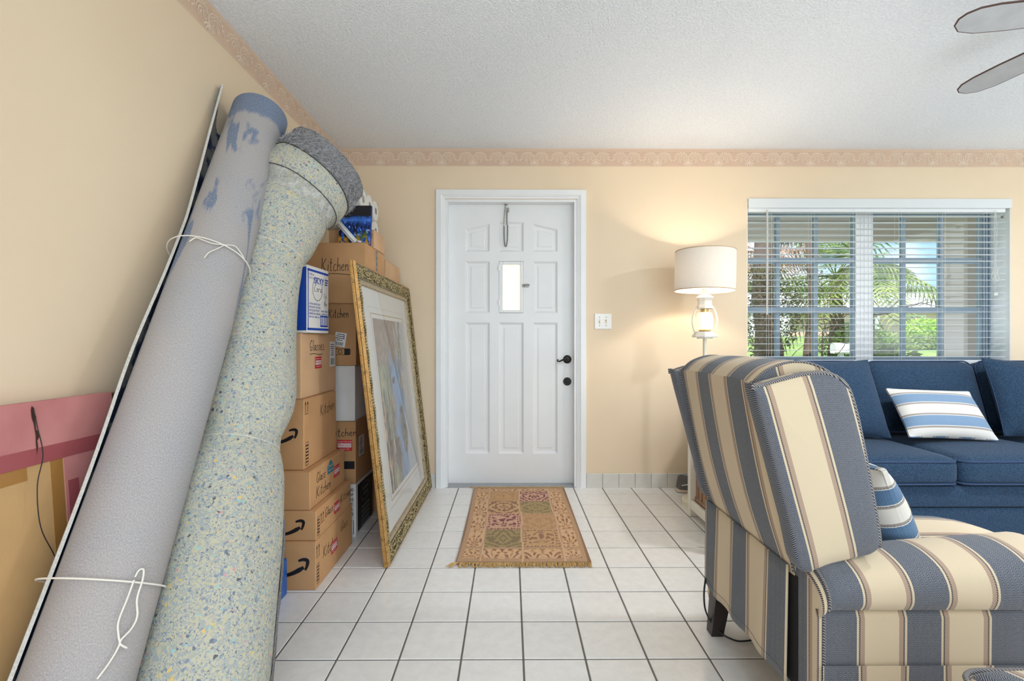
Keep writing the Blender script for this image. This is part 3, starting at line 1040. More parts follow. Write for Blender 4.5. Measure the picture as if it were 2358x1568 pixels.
cushion('throw_pillow', 'square navy throw pillow on the sofa beyond the striped lumbar pillow', 'navy throw pillows on the sofa', (0.46, 0.15, 0.46), Tm((3.035, 2.665, 0.725), math.radians(-20), math.radians(3), math.radians(-3)), M_TWEED, None, pipe=M_PIPE)
cushion('lumbar_pillow', 'small oblong white and blue striped pillow leaning on the sofa back', None, (0.475, 0.13, 0.31), Tm((2.425, 2.600, 0.645), math.radians(-36), math.radians(2), math.radians(-2)), M_LSTRIPE, None, uvaxis='z', uvoff=0.098, cat='pillow')

# ------------------------------------------------------------------ striped wing armchair seen from behind
ch = thing('wing_armchair', 'large wing-back armchair in wide blue and cream stripes, back to the door mat', 'armchair', (1.1, 1.415, 0))
YC = 1.415
def catmull(pts, n=5, closed=False):
    P = []
    N = len(pts)
    rng = range(N) if closed else range(N - 1)
    for k in rng:
        g = lambda i: pts[i % N] if closed else pts[max(0, min(N - 1, i))]
        p0, p1, p2, p3 = g(k - 1), g(k), g(k + 1), g(k + 2)
        for q in range(n):
            t = q / n
            P.append(tuple(0.5 * (2 * p1[a] + (p2[a] - p0[a]) * t + (2 * p0[a] - 5 * p1[a] + 4 * p2[a] - p3[a]) * t * t + (3 * p1[a] - p0[a] - 3 * p2[a] + p3[a]) * t ** 3) for a in range(len(p1))))
    if not closed:
        P.append(tuple(pts[-1]))
    return P
def arc(P):
    L = [0.0]
    for i in range(1, len(P)):
        L.append(L[-1] + math.dist(P[i], P[i - 1]))
    return L
# padded back: side outline swept across the width
outl = [(0.735, 0.440), (0.728, 0.475), (0.703, 0.575), (0.660, 0.775), (0.622, 0.935), (0.6225, 0.948)]
outl = catmull(outl, 4) + catmull([(0.636, 0.962), (0.665, 0.985), (0.720, 1.003), (0.780, 0.998), (0.835, 0.965), (0.868, 0.895), (0.885, 0.78), (0.905, 0.60), (0.925, 0.46)], 4)
AL = arc(outl)
yA, yB2 = 1.188, 1.683
ny = 18
b = MB()
V, F, U = [], [], []
for j in range(ny + 1):
    t = j / ny
    y = yA + (yB2 - yA) * t
    e = (1 - abs(2 * t - 1) ** 6)
    for (x, z) in outl:
        k = 0.016 * e * math.sin(PI * max(0, min(1, (z - .46) / .49))) if (x < .74 and z < .95) else 0
        inn = (1 - e) * 0.012
        cx, cz = 0.77, 0.72
        V.append((x - k + (cx - x) * inn, y, z + (0.004 * e if z > .95 else 0) + (cz - z) * inn * .6))
n_ = len(outl)
for j in range(ny):
    for i in range(n_ - 1):
        F.append((j * n_ + i, (j + 1) * n_ + i, (j + 1) * n_ + i + 1, j * n_ + i + 1))
        f = lambda jj, ii: (yA + (yB2 - yA) * jj / ny - 0.021, AL[ii])
        U.append([f(j, i), f(j + 1, i), f(j + 1, i + 1), f(j, i + 1)])
b.add(V, F, 0, U)
for j, rev in ((0, False), (ny, True)):
    idx = [j * n_ + i for i in range(n_)]
    pts = [V[i] for i in idx]
    fc = tuple(range(n_)) if not rev else tuple(reversed(range(n_)))
    b.add(pts, [fc], 0, [[(pts[i][0] + .267 * pts[i][2] + 0.15, pts[i][2]) for i in fc]])
back = part('back', b, M_STRIPE, ch, smooth=55)
for yy in (yA, yB2):
    part('piping', MB().tube([(x, yy, z) for x, z in outl if z > 0.46][:-4], 0.0032, 6), M_CPIPE, back, smooth=True)
# wings
wo = [(0.718, 0.490), (0.688, 0.600), (0.650, 0.745), (0.600, 0.935), (0.612, 0.946), (0.665, 0.962), (0.735, 0.978), (0.790, 0.975), (0.828, 0.948), (0.848, 0.895), (0.864, 0.825), (0.891, 0.685), (0.910, 0.566), (0.899, 0.537), (0.86, 0.524), (0.79, 0.508)]
wo = catmull(wo, 3, True)
def wing(y_out, y_in):
    b = MB()
    n = len(wo)
    cx = sum(p[0] for p in wo) / n; cz = sum(p[1] for p in wo) / n
    sg = 1 if y_in > y_out else -1
    layers = [(0.0, 0.10, -0.006), (0.0, 0.5, -0.005), (0.0, .86, -0.002), (0.0, 0.985, 0.004), (1.0, 1.0, 0.0)]
    # outer face: rings shrinking to the middle, slightly domed; then edge, then inner face
    rings = [(0.15, -0.008), (0.5, -0.007), (0.85, -0.003), (0.97, 0.001), (1.0, 0.008)]
    rings_in = [(1.0, None), (0.97, None), (0.85, None), (0.4, None)]
    T = abs(y_in - y_out)
    R = [(k, y_out + sg * d) for k, d in rings] + [(1.0, y_out + sg * (T - .008)), (0.97, y_in), (0.85, y_in + sg * .004), (0.4, y_in + sg * .006)]
    V = []
    for k, y in R:
        for x, z in wo:
            V.append((cx + (x - cx) * k, y, cz + (z - cz) * k))
    F, U = [], []
    uv = lambda p: (p[0] + .267 * p[2] + 0.021, p[2])
    for i in range(len(R) - 1):
        for k in range(n):
            l = (k + 1) % n
            f = (i * n + k, i * n + l, (i + 1) * n + l, (i + 1) * n + k)
            if sg < 0: f = tuple(reversed(f))
            F.append(f); U.append([uv(V[q]) for q in f])
    f = tuple(range(n)); f = tuple(reversed(f)) if sg > 0 else f
    F.append(f); U.append([uv(V[q]) for q in f])
    f = tuple((len(R) - 1) * n + k for k in range(n)); f = f if sg > 0 else tuple(reversed(f))
    F.append(f); U.append([uv(V[q]) for q in f])
    b.add(V, F, 0, U)
    w = part('wing', b, M_STRIPE, ch, smooth=50)
    i0 = 9
    top = [p for k, p in enumerate(wo) if 9 <= k <= 37]
    part('piping', MB().tube([(x, y_out + sg * 0.006, z) for x, z in top], 0.0055, 8), M_CPIPE, w, smooth=True)
wing(1.130, 1.186)
wing(1.738, 1.685)
# arms: rolled cap over a straight side
def arm(mir):
    prof = [(1.105, 0.115), (1.103, 0.27), (1.102, 0.395), (1.108, 0.412), (1.092, 0.420), (1.082, 0.442), (1.086, 0.474), (1.108, 0.502), (1.150, 0.520), (1.200, 0.524), (1.250, 0.508), (1.283, 0.47), (1.288, 0.40), (1.286, 0.16)]
    prof = prof[:4] + catmull(prof[4:], 3)
    L = arc(prof)
    xs = [0.736, 0.738, 0.744, 0.756, 0.775] + [0.80 + 0.53 * k / 14 for k in range(15)] + [1.345, 1.353, 1.357]
    b = MB()
    V, F, U = [], [], []
    for x in xs:
        d = max(0, (0.775 - x) / 0.039, (x - 1.33) / 0.027)
        sh = 0.020 * d * d
        for (y, z) in prof:
            yy = y + (1.195 - y) * sh * 3.2
            zz = z - (sh * 1.4 if z > .42 else 0)
            if z > 0.43:
                zz += 0.072 * (x - 0.90) * min(1, (z - 0.42) / 0.08)
            V.append((x, yy if not mir else 2 * YC - yy, zz))
    n = len(prof)
    for i in range(len(xs) - 1):
        for k in range(n - 1):
            f = (i * n + k, (i + 1) * n + k, (i + 1) * n + k + 1, i * n + k + 1)
            if mir: f = tuple(reversed(f))
            F.append(f)
            U.append([(V[q][0] + 0.065, L[q % n]) for q in f])
    b.add(V, F, 0, U)
    for i, rev in ((0, True), (len(xs) - 1, False)):
        idx = [i * n + k for k in range(n)]
        f = tuple(range(n)) if rev != mir else tuple(reversed(range(n)))
        pts = [V[k] for k in idx]
        b.add(pts, [f], 0, [[(pts[q][1] + 0.075, pts[q][2]) for q in f]])
    a_ = part('arm', b, M_STRIPE, ch, smooth=42)
    rim = [V[3 * n + k] for k in range(n)]
    part('piping', MB().tube([(p[0] - 0.004, p[1], p[2]) for p in rim[:-4]], 0.0035, 6), M_CPIPE, a_, smooth=True)
    s_ = -1 if not mir else 1
    y0 = 1.097 if not mir else 2 * YC - 1.097
    hb = MB()
    hb.grid(lambda u, v: (0.745 + 0.605 * u, y0 - 0.0 * v + s_ * 0.004 * math.sin(u * 14) * v, 0.285 - 0.19 * v), 24, 4, uvfn=lambda u, v: (0.745 + 0.605 * u + 0.065, 0.285 - 0.19 * v))
    part('skirt', hb, M_STRIPE, a_, smooth=True)
arm(False)
arm(True)
# seat cushion and front
def seatwarp(p):
    q = p + Vector((1.24, YC, 0.405))
    if q.x > 1.35 and p.z > 0:
        q.z -= 0.9 * (q.x - 1.35) ** 2 + 0.02 * (q.x - 1.35)
    return q
part('seat_cushion', MB().soft((0.70, 0.262, 0.14), 0.05, (0.0, 0.0, 0.028), 16, uvaxis='y', uvoff=0.165, warp=seatwarp), M_STRIPE, ch, smooth=True, merge=True)
part('seat_base', MB().soft((0.60, 0.30, 0.24), 0.02, n=5, uvaxis='y', xf=Tm((1.06, YC, 0.225))), M_STRIPE, ch, smooth=50)
# lower back panel hanging from the seam, with a slight ripple
b = MB()
def lp(u, v):
    y = 1.200 + (1.700 - 1.200) * u
    return (0.722 - 0.006 * v + 0.0045 * math.sin(u * 21) * v - 0.012 * (1 - v) * 0, y, 0.476 - 0.306 * v)
b.grid(lp, 40, 10, uvfn=lambda u, v: (1.200 + 0.500 * u + 0.0161, -0.476 + 0.306 * v))
b.grid(lambda u, v: (lp(1, v)[0] + 0.09 * u, 1.700 + .002, 0.470 - 0.30 * v), 6, 6, uvfn=lambda u, v: (0.72 + 0.09 * u + .12, v * .3))
pan = part('lower_panel', b, M_STRIPE, ch, smooth=True)
md = pan.modifiers.new('cloth_thickness', 'SOLIDIFY'); md.thickness = 0.006; md.offset = 0
part('hem_stitch', MB().tube([(lp(k / 40, 0.93)[0] - 0.0035, lp(k / 40, .93)[1], lp(k / 40, .93)[2]) for k in range(41)], 0.0008, 4), M_CPIPE, pan)
part('seam_gap_box', MB().box(0.7335, 0.79, 1.178, 1.69, 0.17, 0.455), plain('seam_gap_black', S(20, 19, 20), 0.95), ch)  # black box stands in for the shade inside the open seam
M_LEG = plain('espresso_wood', S(42, 34, 34), 0.35)
for x, y, dx in ((0.770, 1.672, -0.028), (0.770, 1.195, -0.028), (1.30, 1.64, 0.0), (1.30, 1.19, 0.0)):
    h0, h1 = 0.021, 0.030
    b = MB().add([(x + dx - h0, y - h0, 0), (x + dx + h0, y - h0, 0), (x + dx + h0, y + h0, 0), (x + dx - h0, y + h0, 0), (x - h1, y - h1, .2), (x + h1, y - h1, .2), (x + h1, y + h1, .2), (x - h1, y + h1, .2)],
                 [(3, 2, 1, 0), (4, 5, 6, 7), (0, 1, 5, 4), (1, 2, 6, 5), (2, 3, 7, 6), (3, 0, 4, 7)])
    part('leg', b, M_LEG, ch)
pc = tag(part('power_cord', MB().tube(catmull([(0.716, 1.690, 0.190), (0.708, 1.685, 0.13), (0.714, 1.68, 0.07), (0.740, 1.655, 0.025), (0.78, 1.63, 0.006), (0.83, 1.62, 0.005), (0.98, 1.66, 0.005)], 6), 0.0032, 6), plain('black_rubber', S(24, 24, 26), 0.5), None, smooth=True),
         'thin black power cord hanging below the striped armchair onto the tiles', 'power cord')
cushion('throw_pillow', 'blue, white and grey striped pillow tucked behind the wing of the armchair', None, (0.33, 0.15, 0.36), Tm((1.075, 1.405, 0.545), math.radians(-22), 0, math.radians(90)) @ Matrix.Identity(4), M_PSTRIPE, None, uvaxis='z', uvoff=0.03, cat='pillow')

# ------------------------------------------------------------------ matching ottoman in the foreground
ot = thing('ottoman', 'low padded ottoman in the same wide blue and cream stripes as the armchair', 'ottoman', (1.04, 0.56, 0))
part('cushion', MB().soft((0.58, 0.50, 0.15), 0.05, (0.004, .004, 0.014), 14, uvaxis='x', uvoff=.1, xf=Tm((1.055, 0.555, 0.430))), M_STRIPE, ot, smooth=True, merge=True)
part('body', MB().soft((0.56, 0.48, 0.26), 0.03, n=6, uvaxis='x', uvoff=.1, xf=Tm((1.055, 0.555, 0.235))), M_STRIPE, ot, smooth=50)
cm = Tm((1.055, 0.555, 0.430))
part('piping', MB().tube([cm @ Vector(p) for p in loop_rect(0.578, 0.498, 0.052, 0.05)], 0.0045, 6, closed=True), M_CPIPE, ot, smooth=True)
for sx in (-1, 1):
    for sy in (-1, 1):
        part('leg', MB().lathe([(0, 0), (.015, 0), (.023, .11), (0, .11)], 12, (1.055 + sx * .23, .555 + sy * .19, 0)), M_LEG, ot)

# ------------------------------------------------------------------ lantern floor lamp
LX, LY = 1.253, 2.97
la = thing('floor_lamp', 'white lantern floor lamp with a drum shade, lit, beside the window', 'floor lamp', (LX, LY, 0))
M_LW = plain('satin_white_metal', S(240, 236, 226), 0.35)
M_CREAM = plain('cream_metal', S(226, 219, 198), 0.4)
part('base', MB().lathe([(0, .046), (.03, .046), (.10, .042), (.132, .038), (.140, .030), (.140, .0), (0, 0)], 40, (LX, LY, 0)), M_CREAM, la, smooth=40)
part('pole', MB().lathe([(.0115, .028), (.0115, 1.075)], 16, (LX, LY, 0)), M_CREAM, la, smooth=True)
def octo(prof, rot=PI / 8, n=8):
    bb_ = MB().lathe(prof, n, (0, 0, 0))
    R_ = Matrix.Translation((LX, LY, 0)) @ Matrix.Rotation(rot, 4, 'Z')
    bb_.v = [tuple(R_ @ Vector(v)) for v in bb_.v]
    return bb_
ln = part('lantern_base', octo([(0, 1.070), (.048, 1.070), (.048, 1.078), (.074, 1.078), (.078, 1.084), (.078, 1.090), (.070, 1.096), (.068, 1.104), (.056, 1.108), (.054, 1.116), (0, 1.116)]), M_LW, la)
part('lantern_cap', octo([(.046, 1.262), (.052, 1.262), (.050, 1.276), (.043, 1.288), (.042, 1.312), (.048, 1.326), (.052, 1.330), (.050, 1.338), (.034, 1.350), (.017, 1.356), (.016, 1.392), (0, 1.392)]), M_LW, la)
for a in (-0.40, -0.40 + PI, -0.40 + PI * .36, -0.40 + PI * .64):
    P = []
    for q in range(15):
        t = q / 14
        r = 0.049 + 0.025 * math.sin(PI * (0.06 + 0.88 * t)) + .004 - .010 * t
        P.append((LX + r * math.cos(a), LY + r * math.sin(a), 1.108 + .166 * t))
    part('rib', MB().tube(P, 0.0062, 8), M_LW, la, smooth=True)
a_ = NT('lit_cream_glass')
a_.P(Base_Color=S(250, 238, 205), Roughness=0.5, Emission_Color=S(255, 231, 176), Emission_Strength=0.75)
part('candle_glass', MB().lathe([(0, 1.130), (.046, 1.130), (.049, 1.150), (.049, 1.215), (.045, 1.224), (.044, 1.234), (.030, 1.240), (0, 1.240)], 24, (LX, LY, 0)), a_.m, la, smooth=40)
part('candle_dish', MB().lathe([(0, 1.116), (.030, 1.117), (.038, 1.121), (.036, 1.126), (0, 1.1295)], 20, (LX, LY, 0)), plain('warm_brass', S(206, 180, 128), 0.35, .6), la, smooth=40)
part('socket', MB().lathe([(0, 1.240), (.022, 1.240), (.022, 1.262), (0, 1.262)], 16, (LX, LY, 0)), plain('warm_brass', S(206, 180, 128), 0.35, .6), la)
def m_shade():
    a = NT('linen_shade')
    c = a.coord('Object')
    mp = a.n('Mapping', {0: c}); mp.inputs['Scale'].default_value = (300, 300, 700)
    n = a.noise(mp.outputs[0], 1, 2)
    col = a.ramp(n, [(0.3, S(214, 206, 197)), (0.7, S(230, 223, 214))])
    d = a.n('BsdfDiffuse', {0: col})
    t = a.n('BsdfTranslucent', {0: a.mix(0.5, col, S(255, 240, 220))})
    mx = a.n('MixShader', {0: 0.035, 1: d.outputs[0], 2: t.outputs[0]})
    a.t.links.new(mx.outputs[0], a.out.inputs[0])
    return a.m
SR, SZ0, SZ1 = 0.183, 1.376, 1.633
tl_ = Matrix.Translation((LX, LY, 1.5)) @ Euler((0, math.radians(1.2), 0)).to_matrix().to_4x4() @ Matrix.Translation((-LX, -LY, -1.5))
def tilt(bb_):
    bb_.v = [tuple(tl_ @ Vector(v)) for v in bb_.v]
    return bb_
sh = part('shade', tilt(MB().lathe([(SR, SZ0), (SR, SZ1)], 64, (LX, LY, 0))), m_shade(), la, smooth=True)
M_STR = plain('beige_trim_tape', S(196, 172, 142), 0.8)
for z0 in (SZ0, SZ1 - .006):
    part('shade_trim', tilt(MB().lathe([(SR + .0008, z0), (SR + .0008, z0 + .006), (SR - .0015, z0 + .006), (SR - .0015, z0)], 64, (LX, LY, 0), close=True)), M_STR, sh, smooth=40)
b = MB()
for k in range(3):
    a = k * 2 * PI / 3 + .4
    b.tube([(LX, LY, 1.625), (LX + (SR - .002) * math.cos(a), LY + (SR - .002) * math.sin(a), 1.628)], .0018, 5)
part('shade_spider', b, M_LW, sh)
part('harp', MB().tube([(LX + .034 * math.cos(t) * (1 if True else 1), LY, 1.40 + .225 * math.sin(t)) for t in [PI * q / 16 for q in range(17)]], .0016, 5), M_LW, la)
eb = NT('bulb_glow'); eb.P(Base_Color=(1, 1, 1, 1), Emission_Color=S(255, 232, 196), Emission_Strength=14.0)
part('bulb', MB().lathe([(0, 1.400), (.012, 1.402), (.014, 1.425), (.028, 1.462), (.030, 1.482), (.022, 1.502), (0, 1.512)], 16, (LX, LY, 0)), eb.m, la, smooth=True)
lt = light('lamp_light', 'POINT', (LX, LY, 1.485), 28.0, (1.0, 0.88, 0.72), shadow_soft_size=0.035)
lt.parent = la; lt.matrix_parent_inverse = wmat(la).inverted()

# ------------------------------------------------------------------ narrow side table with slatted wooden sides
M_TW = plain('ivory_table_paint', S(236, 230, 218), 0.4)
def m_wood(name, c0, c1, sc=1.0):
    a = NT(name)
    c = a.coord('Object')
    mp = a.n('Mapping', {0: c}); mp.inputs['Scale'].default_value = (40 * sc, 40 * sc, 3 * sc)
    n = a.noise(mp.outputs[0], 1.2, 5, .6)
    a.P(Base_Color=a.ramp(n, [(0.3, c0), (0.7, c1)]), Roughness=0.45)
    a.bump(n, 0.1, .001)
    return a.m
M_OAK = m_wood('brown_oak', S(122, 88, 62), S(168, 128, 96))
tbx0, tbx1, tby0, tby1 = 1.083, 1.345, 2.22, 2.815
ta = thing('side_table', 'narrow ivory side table with slatted wooden lower sides between the lamp and armchair', 'side table', ((tbx0 + tbx1) / 2, (tby0 + tby1) / 2, 0))
for x in (tbx0, tbx1 - .038):
    for y in (tby0, tby1 - .038):
        part('leg', MB().rbox(x, x + .038, y, y + .038, 0, .54, .003, 1), M_TW, ta)
part('table_top', MB().rbox(tbx0 - .012, tbx1 + .012, tby0 - .012, tby1 + .012, .54, .565, .006, 2), M_TW, ta)
for x in (tbx0 + .004, tbx1 - .034):
    part('rail', MB().rbox(x, x + .03, tby0 + .038, tby1 - .038, .045, .100, .003, 1), M_TW, ta)
    part('rail', MB().rbox(x, x + .03, tby0 + .038, tby1 - .038, .47, .54, .003, 1), M_TW, ta)
part('shelf', MB().rbox(tbx0 + .02, tbx1 - .02, tby0 + .02, tby1 - .02, .085, .100, .002, 1), M_TW, ta)
wr = thing('magazine_rack', 'brown wooden slatted rack standing in the lower part of the ivory side table', 'magazine rack', (1.2, 2.5, .1))
for x, s_ in ((1.112, -1), (1.29, 1)):
    part('top_rail', MB().rbox(x - .010, x + .016, 2.262, 2.772, .300, .320, .004, 1), M_OAK, wr)
    part('bottom_rail', MB().rbox(x - .006, x + .012, 2.270, 2.764, .101, .126, .003, 1), M_OAK, wr)
    for k in range(10):
        y = 2.276 + k * .0495
        part('slat', MB().rbox(x - .003, x + .007, y, y + .036, .126, .300, .002, 1), M_OAK, wr)
part('base_board', MB().box(1.114, 1.296, 2.275, 2.76, .102, .112), M_OAK, wr)

# ------------------------------------------------------------------ sneaker by the wall
sk = thing('sneaker', 'grey laced sneaker with a pale sole on the tiles behind the lamp foot', 'shoe', (1.30, 3.235, 0))
def shoe_ring(x, w, h, z0=0.0):
    return [(x, 3.235 + w * math.cos(a) * (1 if math.sin(a) < .2 else 1 - .45 * math.sin(a)), z0 + h * max(0, math.sin(a))) if math.sin(a) >= 0 else (x, 3.235 + w * math.cos(a), z0) for a in [2 * PI * k / 20 for k in range(20)]]
def loft(rings, m=0):
    b = MB()
    n = len(rings[0])
    V = [p for r in rings for p in r]
    F = []
    for i in range(len(rings) - 1):
        for k in range(n):
            l = (k + 1) % n
            F.append((i * n + k, i * n + l, (i + 1) * n + l, (i + 1) * n + k))
    F.append(tuple(reversed(range(n)))); F.append(tuple((len(rings) - 1) * n + k for k in range(n)))
    return b.add(V, F, m)
part('upper', loft([shoe_ring(1.170, .020, .045, .026), shoe_ring(1.178, .034, .088, .026), shoe_ring(1.20, .038, .095, .026), shoe_ring(1.255, .040, .082, .024), shoe_ring(1.33, .046, .058, .022), shoe_ring(1.40, .042, .040, .022), shoe_ring(1.432, .022, .022, .022)]), speckle('grey_suede', S(104, 100, 98), .9, .2, 200, .2, 500, .001), sk, smooth=50)
part('sole', loft([[(x, 3.235 + w * math.cos(2 * PI * k / 20), max(0.0, min(.027, .0135 + .02 * math.sin(2 * PI * k / 20)))) for k in range(20)] for x, w in ((1.163, .022), (1.175, .038), (1.25, .042), (1.34, .050), (1.41, .044), (1.44, .022))]), plain('pale_rubber', S(206, 190, 170), .6), sk, smooth=50)
part('laces', MB().tube([(1.26 + .012 * k, 3.235 + (.02 if k % 2 else -.02), .108 - .0052 * k) for k in range(7)], .002, 5), plain('lace_white', S(216, 212, 206), .8), sk)
part('side_panel', MB().tube([(1.19, 3.199, .055), (1.23, 3.195, .062), (1.27, 3.193, .05), (1.31, 3.190, .04)], .004, 5), plain('lace_white', S(216, 212, 206), .8), sk)

# ------------------------------------------------------------------ ceiling fan at the edge of view
FX, FY, FZ = 2.258, 1.625, 2.250
fan = thing('ceiling_fan', 'ceiling fan with pale grey blades edged in dark wood hanging over the sofa area', 'ceiling fan', (FX, FY, ZC))
M_FAN = plain('brushed_nickel', S(170, 170, 172), .35, .8)
part('canopy', MB().lathe([(0, ZC - .06), (.03, ZC - .058), (.065, ZC - .02), (.068, ZC)], 24, (FX, FY, 0)), M_FAN, fan, smooth=True)
part('motor', MB().lathe([(0, 2.19), (.06, 2.195), (.10, 2.22), (.105, 2.27), (.08, 2.31), (.02, 2.325), (.014, 2.39), (0, 2.39)], 28, (FX, FY, 0)), M_FAN, fan, smooth=40)
og = NT('opal_fill_glass'); og.P(Base_Color=S(250, 246, 238), Roughness=.4, Emission_Color=S(255, 244, 226), Emission_Strength=0.6)  # assumed glowing globe, added under the fan out of view
part('fill_globe', MB().lathe([(0, 2.055), (.03, 2.058), (.07, 2.08), (.092, 2.12), (.090, 2.16), (.07, 2.188), (.0, 2.19)], 28, (FX, FY, 0)), og.m, fan, smooth=True)
fl_ = light('fan_fill', 'AREA', (FX, FY, 2.05), 17.0, (0.95, 0.97, 1.0), shape='DISK', size=0.18)  # downward fill added below the fan, source not seen
fl_.parent = fan; fl_.matrix_parent_inverse = wmat(fan).inverted()
M_BL = speckle('grey_blade_laminate', S(196, 198, 202), .4, .06, 20)
M_BE = plain('dark_blade_edge', S(84, 60, 54), .5)
for k in range(5):
    ang = math.radians(99.0 + 72 * k)
    R_ = Matrix.Translation((FX, FY, FZ)) @ Matrix.Rotation(ang, 4, 'Z') @ Matrix.Rotation(math.radians(11), 4, 'X')
    ol = [(.16, -.045), (.25, -.056), (.40, -.064), (.50, -.064), (.560, -.050), (.590, -.022), (.597, .008), (.586, .030), (.555, .050), (.50, .060), (.40, .062), (.25, .055), (.16, .045)]
    b = MB().prism(ol, lambda a, c, d: R_ @ Vector((a, c, d)), -.003, .003)
    bl_ = part('blade', b, M_BL, fan)
    part('edge_band', MB().tube([R_ @ Vector((a, c, 0)) for a, c in ol], .0038, 5, closed=True), M_BE, bl_)
    part('blade_iron', MB().rbox(.07, .20, -.018, .018, -.012, -.004, .003, 1, R_), M_FAN, fan)

# ------------------------------------------------------------------ patterned door mat rug with fringe
def m_attr(name, rough=0.95, bump=None):
    a = NT(name)
    at = a.n('Attribute'); at.attribute_name = 'tint'
    c = a.coord('Object')
    col = a.mix(0.16, at.outputs[0], a.ramp(a.noise(c, 420, 2), [(0.3, (0.12, 0.09, 0.07)), (0.7, (0.75, 0.62, 0.48))]))
    a.P(Base_Color=col, Roughness=rough)
    if bump:
        a.bump(a.noise(c, bump, 2), 0.35, 0.002)
    return a.m
def colour_grid(name, nu, nv, fn, mat, parent, rgb):
    """regular grid whose faces carry a colour each (rgb is nv x nu x 3, linear)"""
    V = [fn(i / nu, j / nv) for j in range(nv + 1) for i in range(nu + 1)]
    w = nu + 1
    F = [(j * w + i, j * w + i + 1, (j + 1) * w + i + 1, (j + 1) * w + i) for j in range(nv) for i in range(nu)]
    me = bpy.data.meshes.new(name)
    me.from_pydata(V, [], F)
    at = me.color_attributes.new('tint', 'FLOAT_COLOR', 'CORNER')
    c = np.ones((nv * nu, 4, 4), dtype=np.float32)
    c[:, :, :3] = rgb.reshape(-1, 1, 3)
    at.data.foreach_set('color', c.ravel())
    me.materials.append(mat)
    me.polygons.foreach_set('use_smooth', [True] * len(me.polygons))
    return link(name, me, parent)
RX0, RX1, RY0, RY1 = -0.248, 0.386, 2.190, 3.300
rug = thing('door_mat', 'small patterned tan rug with square floral fields and fringed ends before the door', 'rug', (0.07, 2.745, 0))
def vnoise(x, y, sd):
    """smooth value noise"""
    xi, yi = np.floor(x).astype(int), np.floor(y).astype(int)
    fx, fy = x - xi, y - yi
    fx, fy = fx * fx * (3 - 2 * fx), fy * fy * (3 - 2 * fy)
    h = lambda a, c: np.modf(np.abs(np.sin(a * 127.1 + c * 311.7 + sd * 74.7) * 43758.5453))[0]
    return (h(xi, yi) * (1 - fx) + h(xi + 1, yi) * fx) * (1 - fy) + (h(xi, yi + 1) * (1 - fx) + h(xi + 1, yi + 1) * fx) * fy
def fbm(x, y, sd, oc=5):
    r = 0; am = .5; t = 0
    for o in range(oc):
        r = r + am * vnoise(x * 2 ** o, y * 2 ** o, sd + o); t += am; am *= .55
    return r / t - .5
nu, nv = 280, 480
U, Vv = np.meshgrid((np.arange(nu) + .5) / nu, (np.arange(nv) + .5) / nv)
def L3(*c):
    return np.array(S(*c)[:3])
tanb, lite, brn, gold = L3(190, 150, 114), L3(220, 178, 140), L3(134, 84, 64), L3(200, 150, 92)
rgb = np.zeros((nv, nu, 3)) + tanb
rows = [(0.035, 0.130), (0.148, 0.345), (0.352, 0.555), (0.562, 0.750), (0.757, 0.925), (0.935, 0.985)]
cl = [(0.045, 0.168), (0.188, 0.492), (0.508, 0.808), (0.832, 0.955)]
prng = np.random.RandomState(5)
field = {(1, 1): ('g', L3(166, 142, 92), L3(98, 80, 58)), (1, 2): ('t', L3(206, 162, 112), L3(134, 86, 68)), (2, 1): ('r', L3(214, 168, 138), L3(128, 44, 66)), (2, 2): ('t', L3(200, 156, 108), L3(166, 118, 82)),
         (3, 1): ('t', L3(208, 164, 116), L3(122, 74, 58)), (3, 2): ('g', L3(172, 146, 94), L3(112, 100, 66)), (4, 1): ('t', L3(202, 156, 104), L3(146, 100, 70)), (4, 2): ('r', L3(214, 168, 138), L3(120, 40, 62))}
